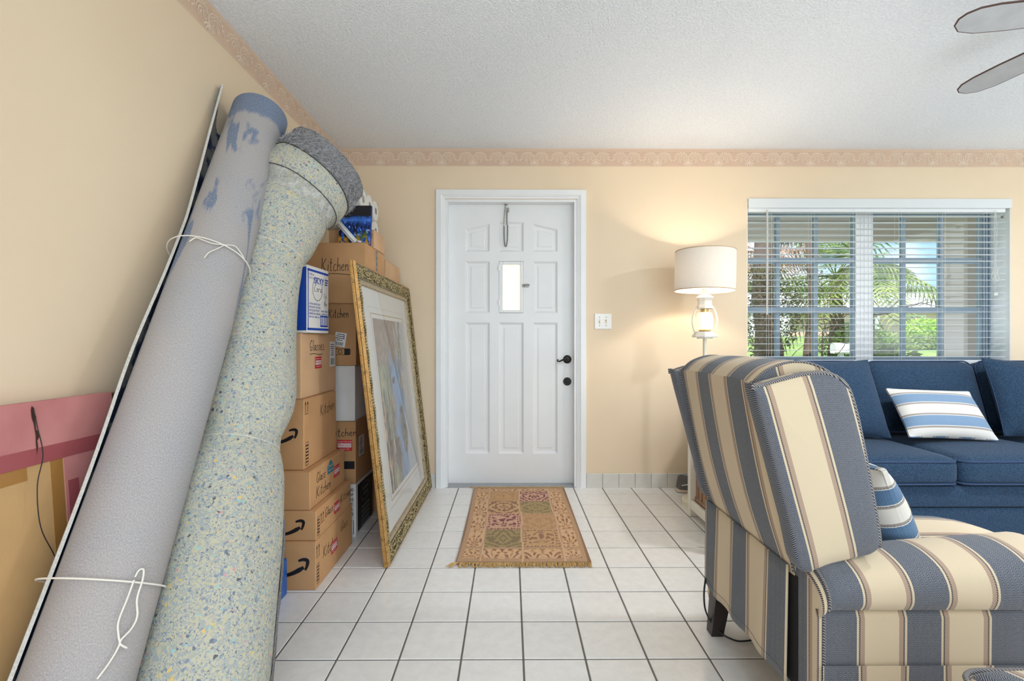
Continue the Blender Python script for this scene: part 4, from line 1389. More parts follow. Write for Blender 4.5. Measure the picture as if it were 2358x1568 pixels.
for ri, (r0, r1) in enumerate(rows):
    for ci, (c0, c1) in enumerate(cl):
        msk = (U >= c0) & (U <= c1) & (Vv >= r0) & (Vv <= r1)
        uu = (U - (c0 + c1) / 2) / (c1 - c0) * 2
        vv = (Vv - (r0 + r1) / 2) / (r1 - r0) * 2
        sd = ri * 7 + ci * 3
        au = np.abs(uu)
        wx, wy = fbm(au * 2.2 + 3, vv * 2.2 + 9, sd + .3, 3), fbm(au * 2.2 + 7, vv * 2.2 + 1, sd + .7, 3)
        if ri in (0, 5) or ci in (0, 3):
            # leafy border squares: mirrored lobes spreading from a stalk
            if ri in (0, 5) and ci in (1, 2):
                lob = np.sin(np.arctan2(vv + 1.2, au * 2.2 - 1.0) * 11 + 7 * wx) + .7 * np.sin(au * 15 + 9 * wy)
            else:
                lob = np.sin(np.arctan2(vv + .75, uu) * 10 + 6 * wx) * np.clip(1.3 - .5 * np.hypot(uu, vv + .75), .2, 1) + .55 * np.sin(np.hypot(uu, vv + .75) * 11 + 8 * wy)
            col = np.where((lob > -.05)[..., None], lite, np.where((lob > -.75)[..., None], gold, brn))
        else:
            kind, bg, fg = field[(ri, ci)]
            dia = au * .85 + np.abs(vv)
            if ci + ri in (3, 5) and kind != 'g' or (ri, ci) == (4, 1):
                inner = (au < .76) & (np.abs(vv) < .74)
                fill = np.sin(np.arctan2(vv + .5, uu) * 9 + 9 * wx) + .9 * np.sin(np.hypot(uu, vv + .4) * 13 + 11 * wy)
                key = np.sin(vv * 21 + 2.5 * np.sign(np.sin(uu * 15))) + .8 * np.sin(uu * 33 + 8 * wx)
                pat = np.where(inner, fill, key)
                frame_ = (np.abs(au - .76) < .025) & (np.abs(vv) < .76) | (np.abs(np.abs(vv) - .74) < .035) & (au < .78)
                pat = np.where(frame_, -2, pat)
            else:
                pat = np.sin(dia * 11 + 9 * wx) + 1.0 * np.sin(np.arctan2(vv, uu) * 8 + 5 * wy) * np.exp(-(np.hypot(uu, vv) / .55) ** 2) + .5 * np.sin(au * 26 + 9 * wy)
            wgt = np.clip((pat + .5 * prng.rand(nv, nu) - .25) * 2.6, 0, 1)[..., None]
            wgt = wgt * {'g': .65, 'r': 1.0, 't': .85 if (ri, ci) in ((3, 1), (1, 2)) else .5}[kind]
            col = bg * (1 - wgt) + fg * wgt
        rgb[msk] = col[msk]
for xx in (0.1775, 0.498, 0.8195):
    wv = xx + 0.006 * np.sign(np.sin(Vv * 16))
    rgb[np.abs(U - wv) < 0.006] = lite
edge = (np.minimum(U, 1 - U) < 0.012) | (np.minimum(Vv, 1 - Vv) < 0.008)
rgb[edge] = L3(150, 112, 82)
rgb *= (0.93 + 0.12 * prng.rand(nv, nu))[..., None]
def rugfn(u, v):
    sk_ = 0.010 * (1 - v)
    return (RX0 + (RX1 - RX0) * u + 0.006 * math.sin(v * 5) - sk_, RY0 + (RY1 - RY0) * v, 0.0085 + 0.0012 * math.sin(u * 9 + v * 7))
rp = colour_grid('pile', nu, nv, rugfn, m_attr('woven_rug', .95, 500), rug, rgb)
part('backing', MB().box(RX0 - .005, RX1 + .002, RY0, RY1, 0.0008, 0.0072), speckle('rug_backing', S(150, 112, 82), .95, .1, 60), rug)
M_FR = speckle('straw_fringe', S(196, 160, 104), .9, .2, 90)
for nm, y, sg in (('near', RY0, -1), ('far', RY1, 1)):
    b = MB()
    rnd = random.Random(11 if sg < 0 else 12)
    for k in range(300):
        t = k / 299
        x = RX0 - .012 + (RX1 - RX0 + .010) * t + rnd.uniform(-.002, .002)
        ln_ = rnd.uniform(.026, .040) * (1 if sg < 0 else .55)
        lean = rnd.uniform(-.010, .010) - (0.03 if t < .03 else 0)
        if rnd.random() < .06: lean += rnd.choice((-.02, .02))
        y2 = min(y + sg * ln_, YB - .012)
        b.tube([(x, y, .009), (x + lean * .4, (y + y2) / 2, .010 + rnd.uniform(0, .004)), (x + lean, y2, .003)], [.0022, .0019, .0012], 4)
    part('fringe', b, M_FR, rug)['kind'] = 'stuff'

# ================================================================== carpet, padding and boxes along the left wall
# ------------------------------------------------------------------ rolled-up carpet leaning on the wall
CB, CT = Vector((-0.968, 0.925, 0.125 * 0.35)), Vector((-1.100, 2.045, 2.050))
cw = (CT - CB).normalized()
camv = Vector((0, 0, 1.0584))
mid = (CB + CT) / 2
view = (mid - camv).normalized()
e1 = -(view.cross(cw)).normalized()          # towards the left of the view
if e1.x > 0: e1 = -e1
e2 = cw.cross(e1).normalized()
if e2.dot(camv - mid) < 0: e2 = -e2          # towards the room
carpet = thing('rolled_carpet', 'tall roll of carpet, grey backing outward with blue stains, leaning on the wall', 'rolled carpet', (CB.x, CB.y, 0))
CL = (CT - CB).length
def m_backing():
    a = NT('carpet_backing')
    uv = a.coord('UV')
    sp = a.n('SeparateXYZ', {0: uv})
    c = a.coord('Object')
    n1 = a.noise(c, 2.3, 4, .55)
    # woven ribs
    mp = a.n('Mapping', {0: uv}); mp.inputs['Scale'].default_value = (560, 560, 1)
    wv = a.n('TexNoise', {'Vector': mp.outputs[0], 'Scale': 1.0, 'Detail': 2.0}).outputs[0]
    grey = a.ramp(wv, [(0.3, S(146, 145, 149)), (0.55, S(166, 164, 166)), (0.75, S(184, 182, 182))])
    warm = a.mix(a.ramp(n1, [(0.4, (0, 0, 0)), (0.7, (.6, .6, .6))]), grey, a.mix(0.5, grey, S(190, 174, 160)))
    # bleed-through of the blue pattern near the top
    mp2 = a.n('Mapping', {0: uv}); mp2.inputs['Scale'].default_value = (7.0, 3.4, 1); mp2.inputs['Rotation'].default_value = (0, 0, .5)
    st = a.n('TexNoise', {'Vector': mp2.outputs[0], 'Scale': 1.0, 'Detail': 4.0, 'Roughness': .55, 'Distortion': .8}).outputs[0]
    hi = a.ramp(sp.outputs[1], [(0.46, (0, 0, 0)), (0.60, (.5, .5, .5)), (0.90, (.62, .62, .62)), (0.955, (1, 1, 1))])
    thr = a.math('MULTIPLY', a.ramp(st, [(0.555, (0, 0, 0)), (0.585, (1, 1, 1))]), a.ramp(sp.outputs[1], [(0.5, (0, 0, 0)), (0.62, (1, 1, 1))]))
    top = a.ramp(a.math('ADD', sp.outputs[1], a.math('MULTIPLY', a.math('SUBTRACT', st, .5), .10)), [(0.938, (0, 0, 0)), (0.946, (1, 1, 1))])
    fac = a.math('MINIMUM', a.math('ADD', thr, top), 1.0)
    blue = a.mix(a.ramp(wv, [(0.42, (0, 0, 0)), (0.62, (1, 1, 1))]), S(84, 106, 142), S(150, 155, 164))
    a.P(Base_Color=a.mix(fac, warm, blue), Roughness=.92)
    a.bump(wv, .35, .0025)
    return a.m
def m_pile():
    a = NT('carpet_pile')
    c = a.coord('Object')
    n = a.noise(c, 9, 4, .6); f = a.noise(c, 380, 2)
    col = a.ramp(n, [(0.40, S(26, 42, 78)), (0.49, S(58, 80, 120)), (0.54, S(176, 172, 166)), (0.7, S(200, 196, 190))])
    a.P(Base_Color=a.mix(a.math('MULTIPLY', f, .5), col, S(60, 66, 84)), Roughness=1.0)
    a.bump(f, .6, .004)
    return a.m
M_BACK, M_PILE = m_backing(), m_pile()
M_CEDGE = speckle('cut_carpet_edge', S(206, 202, 194), .95, .15, 200)
R0, R1, TH = 0.072, 0.116, 0.0078
turns = 4.6
phi_end = 0.0
NA, NL = 260, 44
b = MB()
Vo, Vi, Uo = [], [], []
for j in range(NL + 1):
    s = j / NL
    o = CB + cw * (CL * s)
    # loose outer flap: opens at the top, stays close where the cords bind it
    gap = 0.0035 + 0.046 * max(0, (s - 0.70) / 0.30) ** 1.1 + 0.009 * math.exp(-((s - .47) / .10) ** 2) + 0.012 * max(0, .22 - s)
    sag = 0.010 * math.sin(s * 5.0) * (1 - s)
    for i in range(NA + 1):
        t = i / NA
        ph = -turns * 2 * PI * (1 - t)             # 0 at the loose edge
        r = R0 + (R1 - R0) * (turns * 2 * PI + ph) / (turns * 2 * PI)
        if ph > -2.3:
            k = (ph + 2.3) / 2.3
            r += gap * k * k * (3 - 2 * k)
        ang = ph + 0.22                            # measured from the left, turning towards the room
        d = e1 * math.cos(ang) + e2 * math.sin(ang)
        zo = -0.02 * (1 - t) if j == NL else (0.02 * (1 - t) if j == 0 else 0)
        tip = 0.032 * max(0, (ph + 2.4) / 2.4) if s > .9 else 0
        c = o + cw * (zo + tip * (s - .9) * 10)
        p = c + d * r
        q = c + d * (r - TH)
        Vo.append(p); Vi.append(q)
w = NA + 1
F, U, FM = [], [], []
n0 = len(Vo)
for j in range(NL):
    for i in range(NA):
        a0, a1, a2, a3 = j * w + i, j * w + i + 1, (j + 1) * w + i + 1, (j + 1) * w + i
        F.append((a0, a1, a2, a3)); FM.append(0)
        U.append([((k % w) / NA * 2.2, (k // w) / NL) for k in (a0, a1, a2, a3)])
        F.append((n0 + a3, n0 + a2, n0 + a1, n0 + a0)); FM.append(1)
        U.append([(0, 0)] * 4)
    a0, a3 = j * w + NA, (j + 1) * w + NA
    F.append((a0, n0 + a0, n0 + a3, a3)); FM.append(2); U.append([(0, 0)] * 4)
for i in range(NA):
    for j, rev in ((0, False), (NL, True)):
        a0, a1 = j * w + i, j * w + i + 1
        f = (a0, n0 + a0, n0 + a1, a1)
        F.append(tuple(reversed(f)) if rev else f); FM.append(2); U.append([(0, 0)] * 4)
b.add(Vo + Vi, F, FM, U)
part('carpet_sheet', b, [M_BACK, M_PILE, M_CEDGE], carpet, smooth=40)
# binding cords with loose bows
M_STRING = plain('white_string', S(232, 228, 218), .8)
def cord_ring(s, extra):
    o = CB + cw * (CL * s)
    P = []
    for k in range(49):
        a = 2 * PI * k / 48
        r = R1 + .0035 + (extra if 0 <= math.cos(a) else 0) * max(0, math.cos(a)) ** 2
        P.append(o + (e1 * math.cos(a) + e2 * math.sin(a)) * r + cw * (.012 * math.cos(a)))
    return P
for s, ends in ((0.645, 'short'), (0.205, 'long')):
    P = cord_ring(s, .018)
    tie = tag(part('binding_cord', MB().tube(P[:-1], .0022, 6, closed=True), M_STRING, carpet, smooth=True))
    o = CB + cw * (CL * s)
    def surf(a, dz, lift=.004):
        return o + (e1 * math.cos(a) + e2 * math.sin(a)) * (R1 + lift) + cw * dz
    b = MB()
    if ends == 'short':
        b.tube(catmull([tuple(surf(a, dz)) for a, dz in ((2.35, -.006), (2.0, .014), (1.72, .0), (1.45, -.010), (1.2, -.004), (1.0, .004), (.86, -.012))], 6), .002, 5)
        b.tube(catmull([tuple(surf(a, dz)) for a, dz in ((1.72, 0), (1.55, -.03), (1.42, -.05), (1.36, -.075))], 6), .0018, 5)
    else:
        b.tube(catmull([tuple(surf(a, dz, .006)) for a, dz in ((1.95, 0.006), (1.98, .02), (2.06, .022), (2.10, 0.0), (2.1, -.04), (2.2, -.075), (2.16, -.10), (2.02, -.125), (2.18, -.138))], 6), .0023, 5)
        b.tube(catmull([tuple(surf(a, dz, .005)) for a, dz in ((1.95, 0), (1.93, -.04), (1.90, -.085), (1.98, -.115), (2.03, -.13), (1.96, -.16), (1.84, -.19))], 6), .0023, 5)
    part('knot', b, M_STRING, tie, smooth=True)

# ------------------------------------------------------------------ roll of foam carpet padding slumped over the boxes
def m_foam():
    a = NT('rebond_foam')
    c = a.coord('Object')
    wob = a.n('VectorMath', {0: c, 1: a.n('VectorMath', {0: a.n('TexNoise', {'Vector': c, 'Scale': 30.0}).outputs['Color'], 'Scale': .010}, operation='SCALE').outputs[0]}, operation='ADD').outputs[0]
    vo = a.n('TexVoronoi', {'Vector': wob, 'Scale': 140.0})
    rr = a.n('SeparateColor', {0: vo.outputs['Color']}).outputs[0]
    chips = a.ramp(rr, [(0.0, S(194, 190, 168)), (0.30, S(172, 175, 165)), (0.50, S(160, 169, 175)), (0.64, S(128, 140, 156)), (0.74, S(198, 189, 156)), (0.84, S(168, 173, 160)), (0.925, S(100, 112, 134)), (0.945, S(150, 198, 196)), (0.962, S(228, 190, 104)), (0.978, S(212, 150, 158)), (0.986, S(70, 76, 92))], 'CONSTANT')
    v2 = a.n('TexVoronoi', {'Vector': wob, 'Scale': 330.0})
    r2 = a.n('SeparateColor', {0: v2.outputs['Color']}).outputs[0]
    small = a.ramp(r2, [(0.0, S(194, 190, 168)), (0.4, S(168, 172, 166)), (0.62, S(146, 156, 168)), (0.82, S(200, 193, 164)), (0.93, S(106, 118, 138))], 'CONSTANT')
    col = a.mix(a.ramp(a.noise(c, 45, 3), [(0.46, (0, 0, 0)), (0.52, (1, 1, 1))]), chips, small)
    col = a.mix(.12, col, S(176, 177, 166))
    a.P(Base_Color=col, Roughness=.85)
    a.bump(a.math('ADD', vo.outputs['Distance'], v2.outputs['Distance']), .4, .004)
    return a.m
def m_felt():
    a = NT('grey_fibre_felt')
    c = a.coord('Object')
    mp = a.n('Mapping', {0: c}); mp.inputs['Scale'].default_value = (30, 60, 210); mp.inputs['Rotation'].default_value = (.6, .5, .2)
    n = a.n('TexNoise', {'Vector': mp.outputs[0], 'Scale': 1.0, 'Detail': 5.0, 'Roughness': .7, 'Distortion': 1.5}).outputs[0]
    n2 = a.noise(c, 120, 3, .7)
    col = a.ramp(a.math('ADD', a.math('MULTIPLY', n, .7), a.math('MULTIPLY', n2, .3)), [(0.32, S(64, 66, 74)), (0.47, S(124, 124, 128)), (0.6, S(168, 168, 170)), (0.74, S(214, 214, 214))])
    a.P(Base_Color=col, Roughness=1.0)
    a.bump(n, .8, .006)
    return a.m
M_FOAM, M_FELT = m_foam(), m_felt()
pad = thing('carpet_padding_roll', 'thick speckled foam padding roll with grey felt top, slumped against stacked boxes', 'padding roll', (-0.80, 1.14, 0))
path = catmull([(-0.800, 1.130, 0.0), (-0.830, 1.250, .139), (-0.882, 1.400, .385), (-0.930, 1.530, .605), (-0.965, 1.715, .919), (-1.005, 1.862, 1.300), (-0.985, 1.960, 1.520), (-0.935, 2.035, 1.680), (-0.880, 2.095, 1.790), (-0.835, 2.130, 1.862)], 7)
rad = catmull([(0.172,), (0.172,), (0.172,), (0.168,), (0.152,), (0.150,), (0.162,), (0.186,), (0.196,), (0.184,)], 7)
NP = len(path)
s_felt = int(NP * 0.845)
def pad_frame(i):
    a, c = Vector(path[max(0, i - 1)]), Vector(path[min(NP - 1, i + 1)])
    t = (c - a).normalized()
    u = Vector((0, 1, 0)).cross(t).normalized()      # across, to the right
    wv = t.cross(u).normalized()
    return Vector(path[i]), t, u, wv
def pinch(i):
    # cords squeeze the roll; small lip just above each
    k = 0.0
    for c_, amt in ((23.6, .026), (38.0, .010), (47.5, .015)):
        d = i - c_
        k -= amt * math.exp(-(d / 1.5) ** 2)
        k += amt * .55 * math.exp(-((d - 3.2) / 2.2) ** 2)
    return k
NS = 72
def pad_pt(i, k, extra=0.0, frac=None):
    p, t, u, wv = pad_frame(i)
    a = 2 * PI * k / NS
    r = rad[i][0] + pinch(i) + extra
    wob = noise.noise(Vector((math.cos(a) * 1.4, math.sin(a) * 1.4, i * .11))) * .010
    flat = 1.0
    return p + (u * math.cos(a) + wv * math.sin(a)) * (r + wob)
b = MB()
V = [pad_pt(i, k) for i in range(s_felt + 1) for k in range(NS)]
F = [(i * NS + k, i * NS + (k + 1) % NS, (i + 1) * NS + (k + 1) % NS, (i + 1) * NS + k) for i in range(s_felt) for k in range(NS)]
F.append(tuple(reversed(range(NS))))
b.add(V, F)
fs = part('foam_sheet', b, M_FOAM, pad, smooth=True)
# felt wrap: starts just inside the foam edge, runs out over the end
b = MB()
i0 = s_felt - 1
V = [pad_pt(i, k, -.008 + (.012 * max(0, i - i0 - 2) / 6 if i > i0 + 1 else 0) + .006 * noise.noise(Vector((k * .9, i * .8, 3)))) for i in range(i0, NP) for k in range(NS)]
n_ = NP - i0
F = [(i * NS + k, i * NS + (k + 1) % NS, (i + 1) * NS + (k + 1) % NS, (i + 1) * NS + k) for i in range(n_ - 1) for k in range(NS)]
o_ = len(V)
for rr, dz in ((.80, .012), (.62, .0), (.45, .012), (.25, .0)):
    p, t, u, wv = pad_frame(NP - 1)
    for k in range(NS):
        a = 2 * PI * k / NS
        V.append(p + t * dz + (u * math.cos(a) + wv * math.sin(a)) * rad[NP - 1][0] * rr)
for q in range(4):
    base0 = (n_ - 1) * NS if q == 0 else o_ + (q - 1) * NS
    base1 = o_ + q * NS
    F += [(base0 + k, base0 + (k + 1) % NS, base1 + (k + 1) % NS, base1 + k) for k in range(NS)]
F.append(tuple(o_ + 3 * NS + k for k in range(NS)))
b.add(V, F)
felt = part('felt_wrap', b, M_FELT, pad, smooth=True)
# loose fibres standing off the felt
rnd = random.Random(21)
b = MB()
for q in range(1700):
    i = rnd.uniform(i0 + 1.2, NP - 1.2)
    k = rnd.uniform(0, NS)
    ii = int(i)
    A = pad_pt(ii, k, .001); B = pad_pt(min(NP - 1, ii + 1), k, .001)
    p = A.lerp(B, i - ii)
    c0, t, u, wv = pad_frame(ii)
    nrm = (p - c0).normalized()
    d = (t * rnd.uniform(-1, 1) + u * rnd.uniform(-1, 1) + wv * rnd.uniform(-1, 1)).normalized()
    d = (d - nrm * d.dot(nrm) * .75).normalized()
    l = rnd.uniform(.010, .030)
    b.tube([p, p + d * l * .5 + nrm * rnd.uniform(.002, .006), p + d * l + nrm * rnd.uniform(-.001, .008)], [.0006, .0007, .0003], 3, cap=False)
fb = part('loose_fibres', b, speckle('pale_fibre', S(168, 168, 172), .9, .35, 60), felt)
fb['kind'] = 'stuff'
# frayed felt backing showing along the foot of the roll
b = MB()
for side, k0 in ((0, 66),):
    b.grid(lambda u_, v_: tuple(pad_pt(int(1 + u_ * 16), 4.5 + v_ * 9, .0015 + .008 * math.sin(PI * v_) + .003 * noise.noise(Vector((u_ * 30, v_ * 3, 1))))), 16, 4)
part('felt_backing', b, M_FELT, pad, smooth=True)
# clear tape and string round the roll
def ring(i, extra, r_):
    i_ = int(i)
    return [tuple(pad_pt(i_, k, extra)) for k in range(NS)]
def m_tape():
    a = NT('clear_tape')
    c = a.coord('Object')
    tr = a.n('BsdfTransparent', {0: (.93, .93, .93, 1)})
    gl = a.n('BsdfPrincipled', {'Base Color': (.8, .8, .78, 1), 'Roughness': .15})
    bp = a.n('Bump', {'Height': a.noise(c, 120, 3), 'Strength': .8, 'Distance': .01})
    a.t.links.new(bp.outputs[0], gl.inputs['Normal'])
    mx = a.n('MixShader', {0: a.ramp(a.noise(c, 40, 3), [(0.4, (.12, .12, .12)), (0.65, (.55, .55, .55))]), 1: tr.outputs[0], 2: gl.outputs[0]})
    a.t.links.new(mx.outputs[0], a.out.inputs[0])
    return a.m
M_TAPE = m_tape()
b = MB()
V = [pad_pt(i, k, .004) for i in (46, 47, 48, 49) for k in range(NS)]
b.add(V, [(i * NS + k, i * NS + (k + 1) % NS, (i + 1) * NS + (k + 1) % NS, (i + 1) * NS + k) for i in range(3) for k in range(NS)])
part('tape_band', b, M_TAPE, pad, smooth=True)
part('foam_edge', MB().tube(ring(s_felt, .0015, 0), .0022, 5, closed=True), plain('dark_crease', S(62, 62, 58), .9), pad, smooth=True)
part('binding_string', MB().tube(ring(38, .0008, 0), .0009, 5, closed=True), M_STRING, pad, smooth=True)
part('binding_string', MB().tube(ring(23, .0006, 0), .0008, 5, closed=True), M_STRING, pad, smooth=True)
part('binding_string', MB().tube(ring(49, .003, 0), .0022, 5, closed=True), plain('dark_crease', S(62, 62, 58), .9), pad, smooth=True)

# ------------------------------------------------------------------ cardboard boxes
def m_card(name, c):
    a = NT(name)
    co = a.coord('Object')
    n = a.noise(co, 5, 3); f = a.noise(co, 260, 2)
    mp = a.n('Mapping', {0: co}); mp.inputs['Scale'].default_value = (330, 330, 6)
    rib = a.noise(mp.outputs[0], 1, 1)
    d = tuple(x * .86 for x in c[:3]) + (1,); l = tuple(min(1, x * 1.1) for x in c[:3]) + (1,)
    col = a.mix(a.math('MULTIPLY', f, .3), a.ramp(n, [(0.3, d), (0.7, l)]), d)
    a.P(Base_Color=col, Roughness=.75)
    a.bump(rib, .12, .0012)
    return a.m
M_CARD = m_card('kraft_cardboard', S(204, 156, 108))
M_CARD2 = m_card('pale_cardboard', S(212, 172, 132))
M_CARD3 = m_card('dark_cardboard', S(186, 140, 94))
M_WHITEC = m_card('white_cardboard', S(222, 219, 214))
M_INK = plain('black_marker', S(34, 28, 26), .6)
M_PRINT = plain('black_print', S(22, 22, 24), .5)
M_RED = plain('red_sticker', S(206, 44, 50), .4)
M_LBL = plain('white_label', S(232, 230, 226), .45)
M_PTAPE = plain('packing_tape', S(176, 130, 86), .2)
M_TEAL = plain('teal_print', S(58, 126, 146), .5)
M_BLUEP = plain('royal_blue_print', S(24, 70, 168), .35)

def carton(name, label, x0, x1, y0, y1, z0, z1, mat, rz=0.0, seam='x'):
    c = ((x0 + x1) / 2, (y0 + y1) / 2, z0)
    t = thing(name, label, 'box', c, rz, 'moving boxes stacked by the wall')
    hx, hy, h = (x1 - x0) / 2, (y1 - y0) / 2, z1 - z0
    def loc(mb_):
        return mb_
    part('body', MB().rbox(-hx, hx, -hy, hy, 0.0005, h - .003, .0035, 2), mat, t, world=False)
    fl = MB()
    if seam == 'y':
        fl.rbox(-hx + .001, hx - .001, -hy + .001, -.001, h - .0035, h, .0012, 1)
        part('flap', fl, mat, t, world=False)
        part('flap', MB().rbox(-hx + .001, hx - .001, .001, hy - .001, h - .0035, h, .0012, 1), mat, t, world=False)
        part('tape', MB().box(-hx - .0006, hx + .0006, -.025, .025, h - .002, h + .0006).box(hx - .0002, hx + .0007, -.025, .025, h - .07, h), M_PTAPE, t, world=False)
    else:
        fl.rbox(-hx + .001, -.001, -hy + .001, hy - .001, h - .0035, h, .0012, 1)
        part('flap', fl, mat, t, world=False)
        part('flap', MB().rbox(.001, hx - .001, -hy + .001, hy - .001, h - .0035, h, .0012, 1), mat, t, world=False)
        part('tape', MB().box(-.025, .025, -hy - .0006, hy + .0006, h - .002, h + .0006).box(-.025, .025, -hy - .0007, -hy + .0002, h - .07, h), M_PTAPE, t, world=False)
    t['_h'] = (hx, hy, h)
    return t, hx, hy, h
def on(t, face, vf, a, z, mat, name, off=.0008, rot=0.0):
    """lay a flat print on a carton: face 'R' (towards the room) or 'F' (towards the camera); a, z in box coordinates"""
    hx, hy, h = t['_h']
    if rot:
        c, s = math.cos(rot), math.sin(rot)
        vf = ([(x * c - y * s, x * s + y * c) for x, y in vf[0]], vf[1])
    if face == 'R':
        org, ux, uy, nr = Vector((hx, a, z)), Vector((0, 1, 0)), Vector((0, 0, 1)), Vector((1, 0, 0))
    else:
        org, ux, uy, nr = Vector((a, -hy, z)), Vector((1, 0, 0)), Vector((0, 0, 1)), Vector((0, -1, 0))
    b = MB()
    b.add([org + nr * off + ux * x + uy * y for x, y in vf[0]], vf[1])
    return part(name, b, mat, t, world=False)
def word(t, face, w, a, z, h=.05, seed=1, slope=0.0, wd=.0034, sx=1.0):
    return on(t, face, script2d(w, h, wd, seed, sx), a, z, M_INK, 'handwriting', rot=slope)
def arrow_logo(t, face, a, z, s):
    """curved swoosh ending in a hooked arrow head"""
    P = []
    for k in range(17):
        u = k / 16
        P.append((-1.0 + 1.62 * u, -.25 - .30 * math.sin(PI * (u * .80 + .16)) + .26 * u))
    sw_ = ribbon([(x * s, y * s) for x, y in P], .20 * s, lambda u: .55 + .75 * u if u < .9 else .9)
    hd = ribbon([(x * s, y * s) for x, y in catmull([(.34, .30), (.56, .37), (.74, .36), (.82, .28), (.80, .08), (.70, -.18)], 4)], .15 * s, lambda u: .7 + .6 * math.sin(PI * u))
    return on(t, face, join2d(sw_, hd), a, z, M_PRINT, 'arrow_logo')
def fragile(t, face, a, z, s=1.0):
    st = on(t, face, rect2d(.082 * s, .060 * s), a, z, M_RED, 'fragile_sticker', .0009)
    hx, hy, h = t['_h']
    on(t, face, rect2d(.074 * s, .022 * s), a, z, M_LBL, 'sticker_band', .0012)
    on(t, face, text2d('FRAGILE', .0195 * s, bold=.01), a, z, M_RED, 'sticker_lettering', .0015)
    on(t, face, shift2d(text2d('HANDLE WITH CARE', .0082 * s), 0, .0195 * s), a, z, M_LBL, 'sticker_lettering', .0013)
    on(t, face, shift2d(text2d('THANK YOU', .0095 * s), 0, -.0205 * s), a, z, M_LBL, 'sticker_lettering', .0013)
def up_arrows(t, face, a, z, s=.05):
    it = []
    for dx in (-.011, .011):
        it.append(ribbon([(dx, 0), (dx, s * .75)], .0032))
        it.append(([(dx - .006, s * .70), (dx + .006, s * .70), (dx, s)], [(0, 1, 2)]))
    it.append(ribbon([(-.020, -.006), (.020, -.006)], .0022))
    on(t, face, join2d(*it), a, z, M_PRINT, 'up_arrows')
def ladder_mark(t, face, a, z, w=.022, h=.085, n=6):
    it = [ribbon([(-w / 2, 0), (-w / 2, h)], .0016), ribbon([(w / 2, 0), (w / 2, h)], .0016)]
    for k in range(n + 1):
        it.append(ribbon([(-w / 2, h * k / n), (w / 2, h * k / n)], .0016 if k % n == 0 else .0052))
    on(t, face, join2d(*it), a, z, M_PRINT, 'printed_mark')
def ship_label(t, face, a, z, w, h, rot=0.0, seed=4):
    on(t, face, rect2d(w, h), a, z, M_LBL, 'shipping_label', .0009, rot)
    rnd_ = random.Random(seed)
    it = []
    y = h * .38
    while y > -h * .10:
        it.append(rect2d(w * rnd_.uniform(.4, .8), .0035, -w * .05, y)); y -= .0105
    x = -w * .36
    while x < w * .36:
        bw_ = rnd_.choice((.0012, .0018, .0026)); it.append(rect2d(bw_, h * .26, x, -h * .30)); x += bw_ + rnd_.choice((.0014, .002, .003))
    on(t, face, join2d(*it), a, z, M_PRINT, 'label_print', .0012, rot)

# --- near stack, bottom to top
bx, *_ = carton('cardboard_box', 'brown carton with a black curved arrow logo, lowest of the stack nearest the tile aisle', -1.165, -.822, 1.966, 2.420, 0, .206, M_CARD)
arrow_logo(bx, 'F', .070, .100, .082); word(bx, 'R', 'Kitchen', -.150, .100, .050, 3, -.06); word(bx, 'R', 'Glass', .060, .130, .045, 4, -.05); fragile(bx, 'R', -.022, .098, .9)
up_arrows(bx, 'R', -.205, .140, .045); ladder_mark(bx, 'R', -.205, .020)
bx, *_ = carton('cardboard_box', 'flat brown carton with a curved arrow logo, second from the floor in its stack', -1.165, -.823, 1.972, 2.398, .2065, .334, M_CARD)
arrow_logo(bx, 'F', .060, .060, .070); word(bx, 'R', 'Glass', -.120, .062, .042, 5); word(bx, 'R', 'Kitchen', .070, .060, .042, 6); fragile(bx, 'R', .022, .062, .85)
up_arrows(bx, 'R', -.150, .062, .038); ladder_mark(bx, 'R', -.190, .015, .020, .080)
bx, *_ = carton('cardboard_box', 'brown carton marked Glass Kitchen with a teal emblem, third from the floor', -1.165, -.851, 1.976, 2.386, .3345, .499, M_CARD)
word(bx, 'R', 'Glass', -.140, .095, .045, 7); word(bx, 'R', 'Kitchen', -.140, .030, .048, 8); fragile(bx, 'R', .100, .085, .9)
for fc, aa, zz in (('R', .020, .125), ('F', -.015 + .02, .115)):
    on(bx, fc, ([(-.036, -.028), (.036, -.028), (.036, .006), (.024, .006), (.024, .018), (.010, .030), (-.008, .030), (-.022, .018), (-.036, .010)], [tuple(range(9))]), aa, zz, M_TEAL, 'emblem')
    on(bx, fc, join2d(shift2d(text2d('Fresh', .022, bold=.01), 0, .006), *[rect2d(.0045 if k % 3 else .003, .007, -.022 + .0068 * k, -.014) for k in range(8)]), aa, zz, M_CARD2, 'emblem_lettering', .0012)
bx, *_ = carton('cardboard_box', 'tall brown carton with up arrows and the word Kitchen, under the Glasses carton', -1.170, -.886, 1.997, 2.368, .4995, .805, M_CARD)
arrow_logo(bx, 'F', .055, .150, .068); word(bx, 'R', 'Kitchen', -.012, .205, .052, 9, .08); up_arrows(bx, 'R', -.160, .245, .050); ladder_mark(bx, 'R', -.155, .015, .026, .10, 7)
on(bx, 'F', rect2d(.022, .075), -.020, .05, M_PRINT, 'printed_patch')
bx, *_ = carton('cardboard_box', 'pale brown carton marked Glasses with a red fragile sticker, under the blue and white carton', -1.170, -.899, 1.999, 2.398, .8055, 1.0905, M_CARD2)
word(bx, 'R', 'Glasses', -.115, .205, .050, 10, .02); on(bx, 'R', ribbon([(-.115 + .012 * k, .190 + .003 * math.sin(k * .5)) for k in range(13)], .0026), 0, 0, M_INK, 'underline')
ship_label(bx, 'R', .152, .185, .072, .125, 0, 12)
fragile(bx, 'R', -.020, .150, .9)
on(bx, 'F', rect2d(.020, .12), .085, .135, M_LBL, 'label_edge')
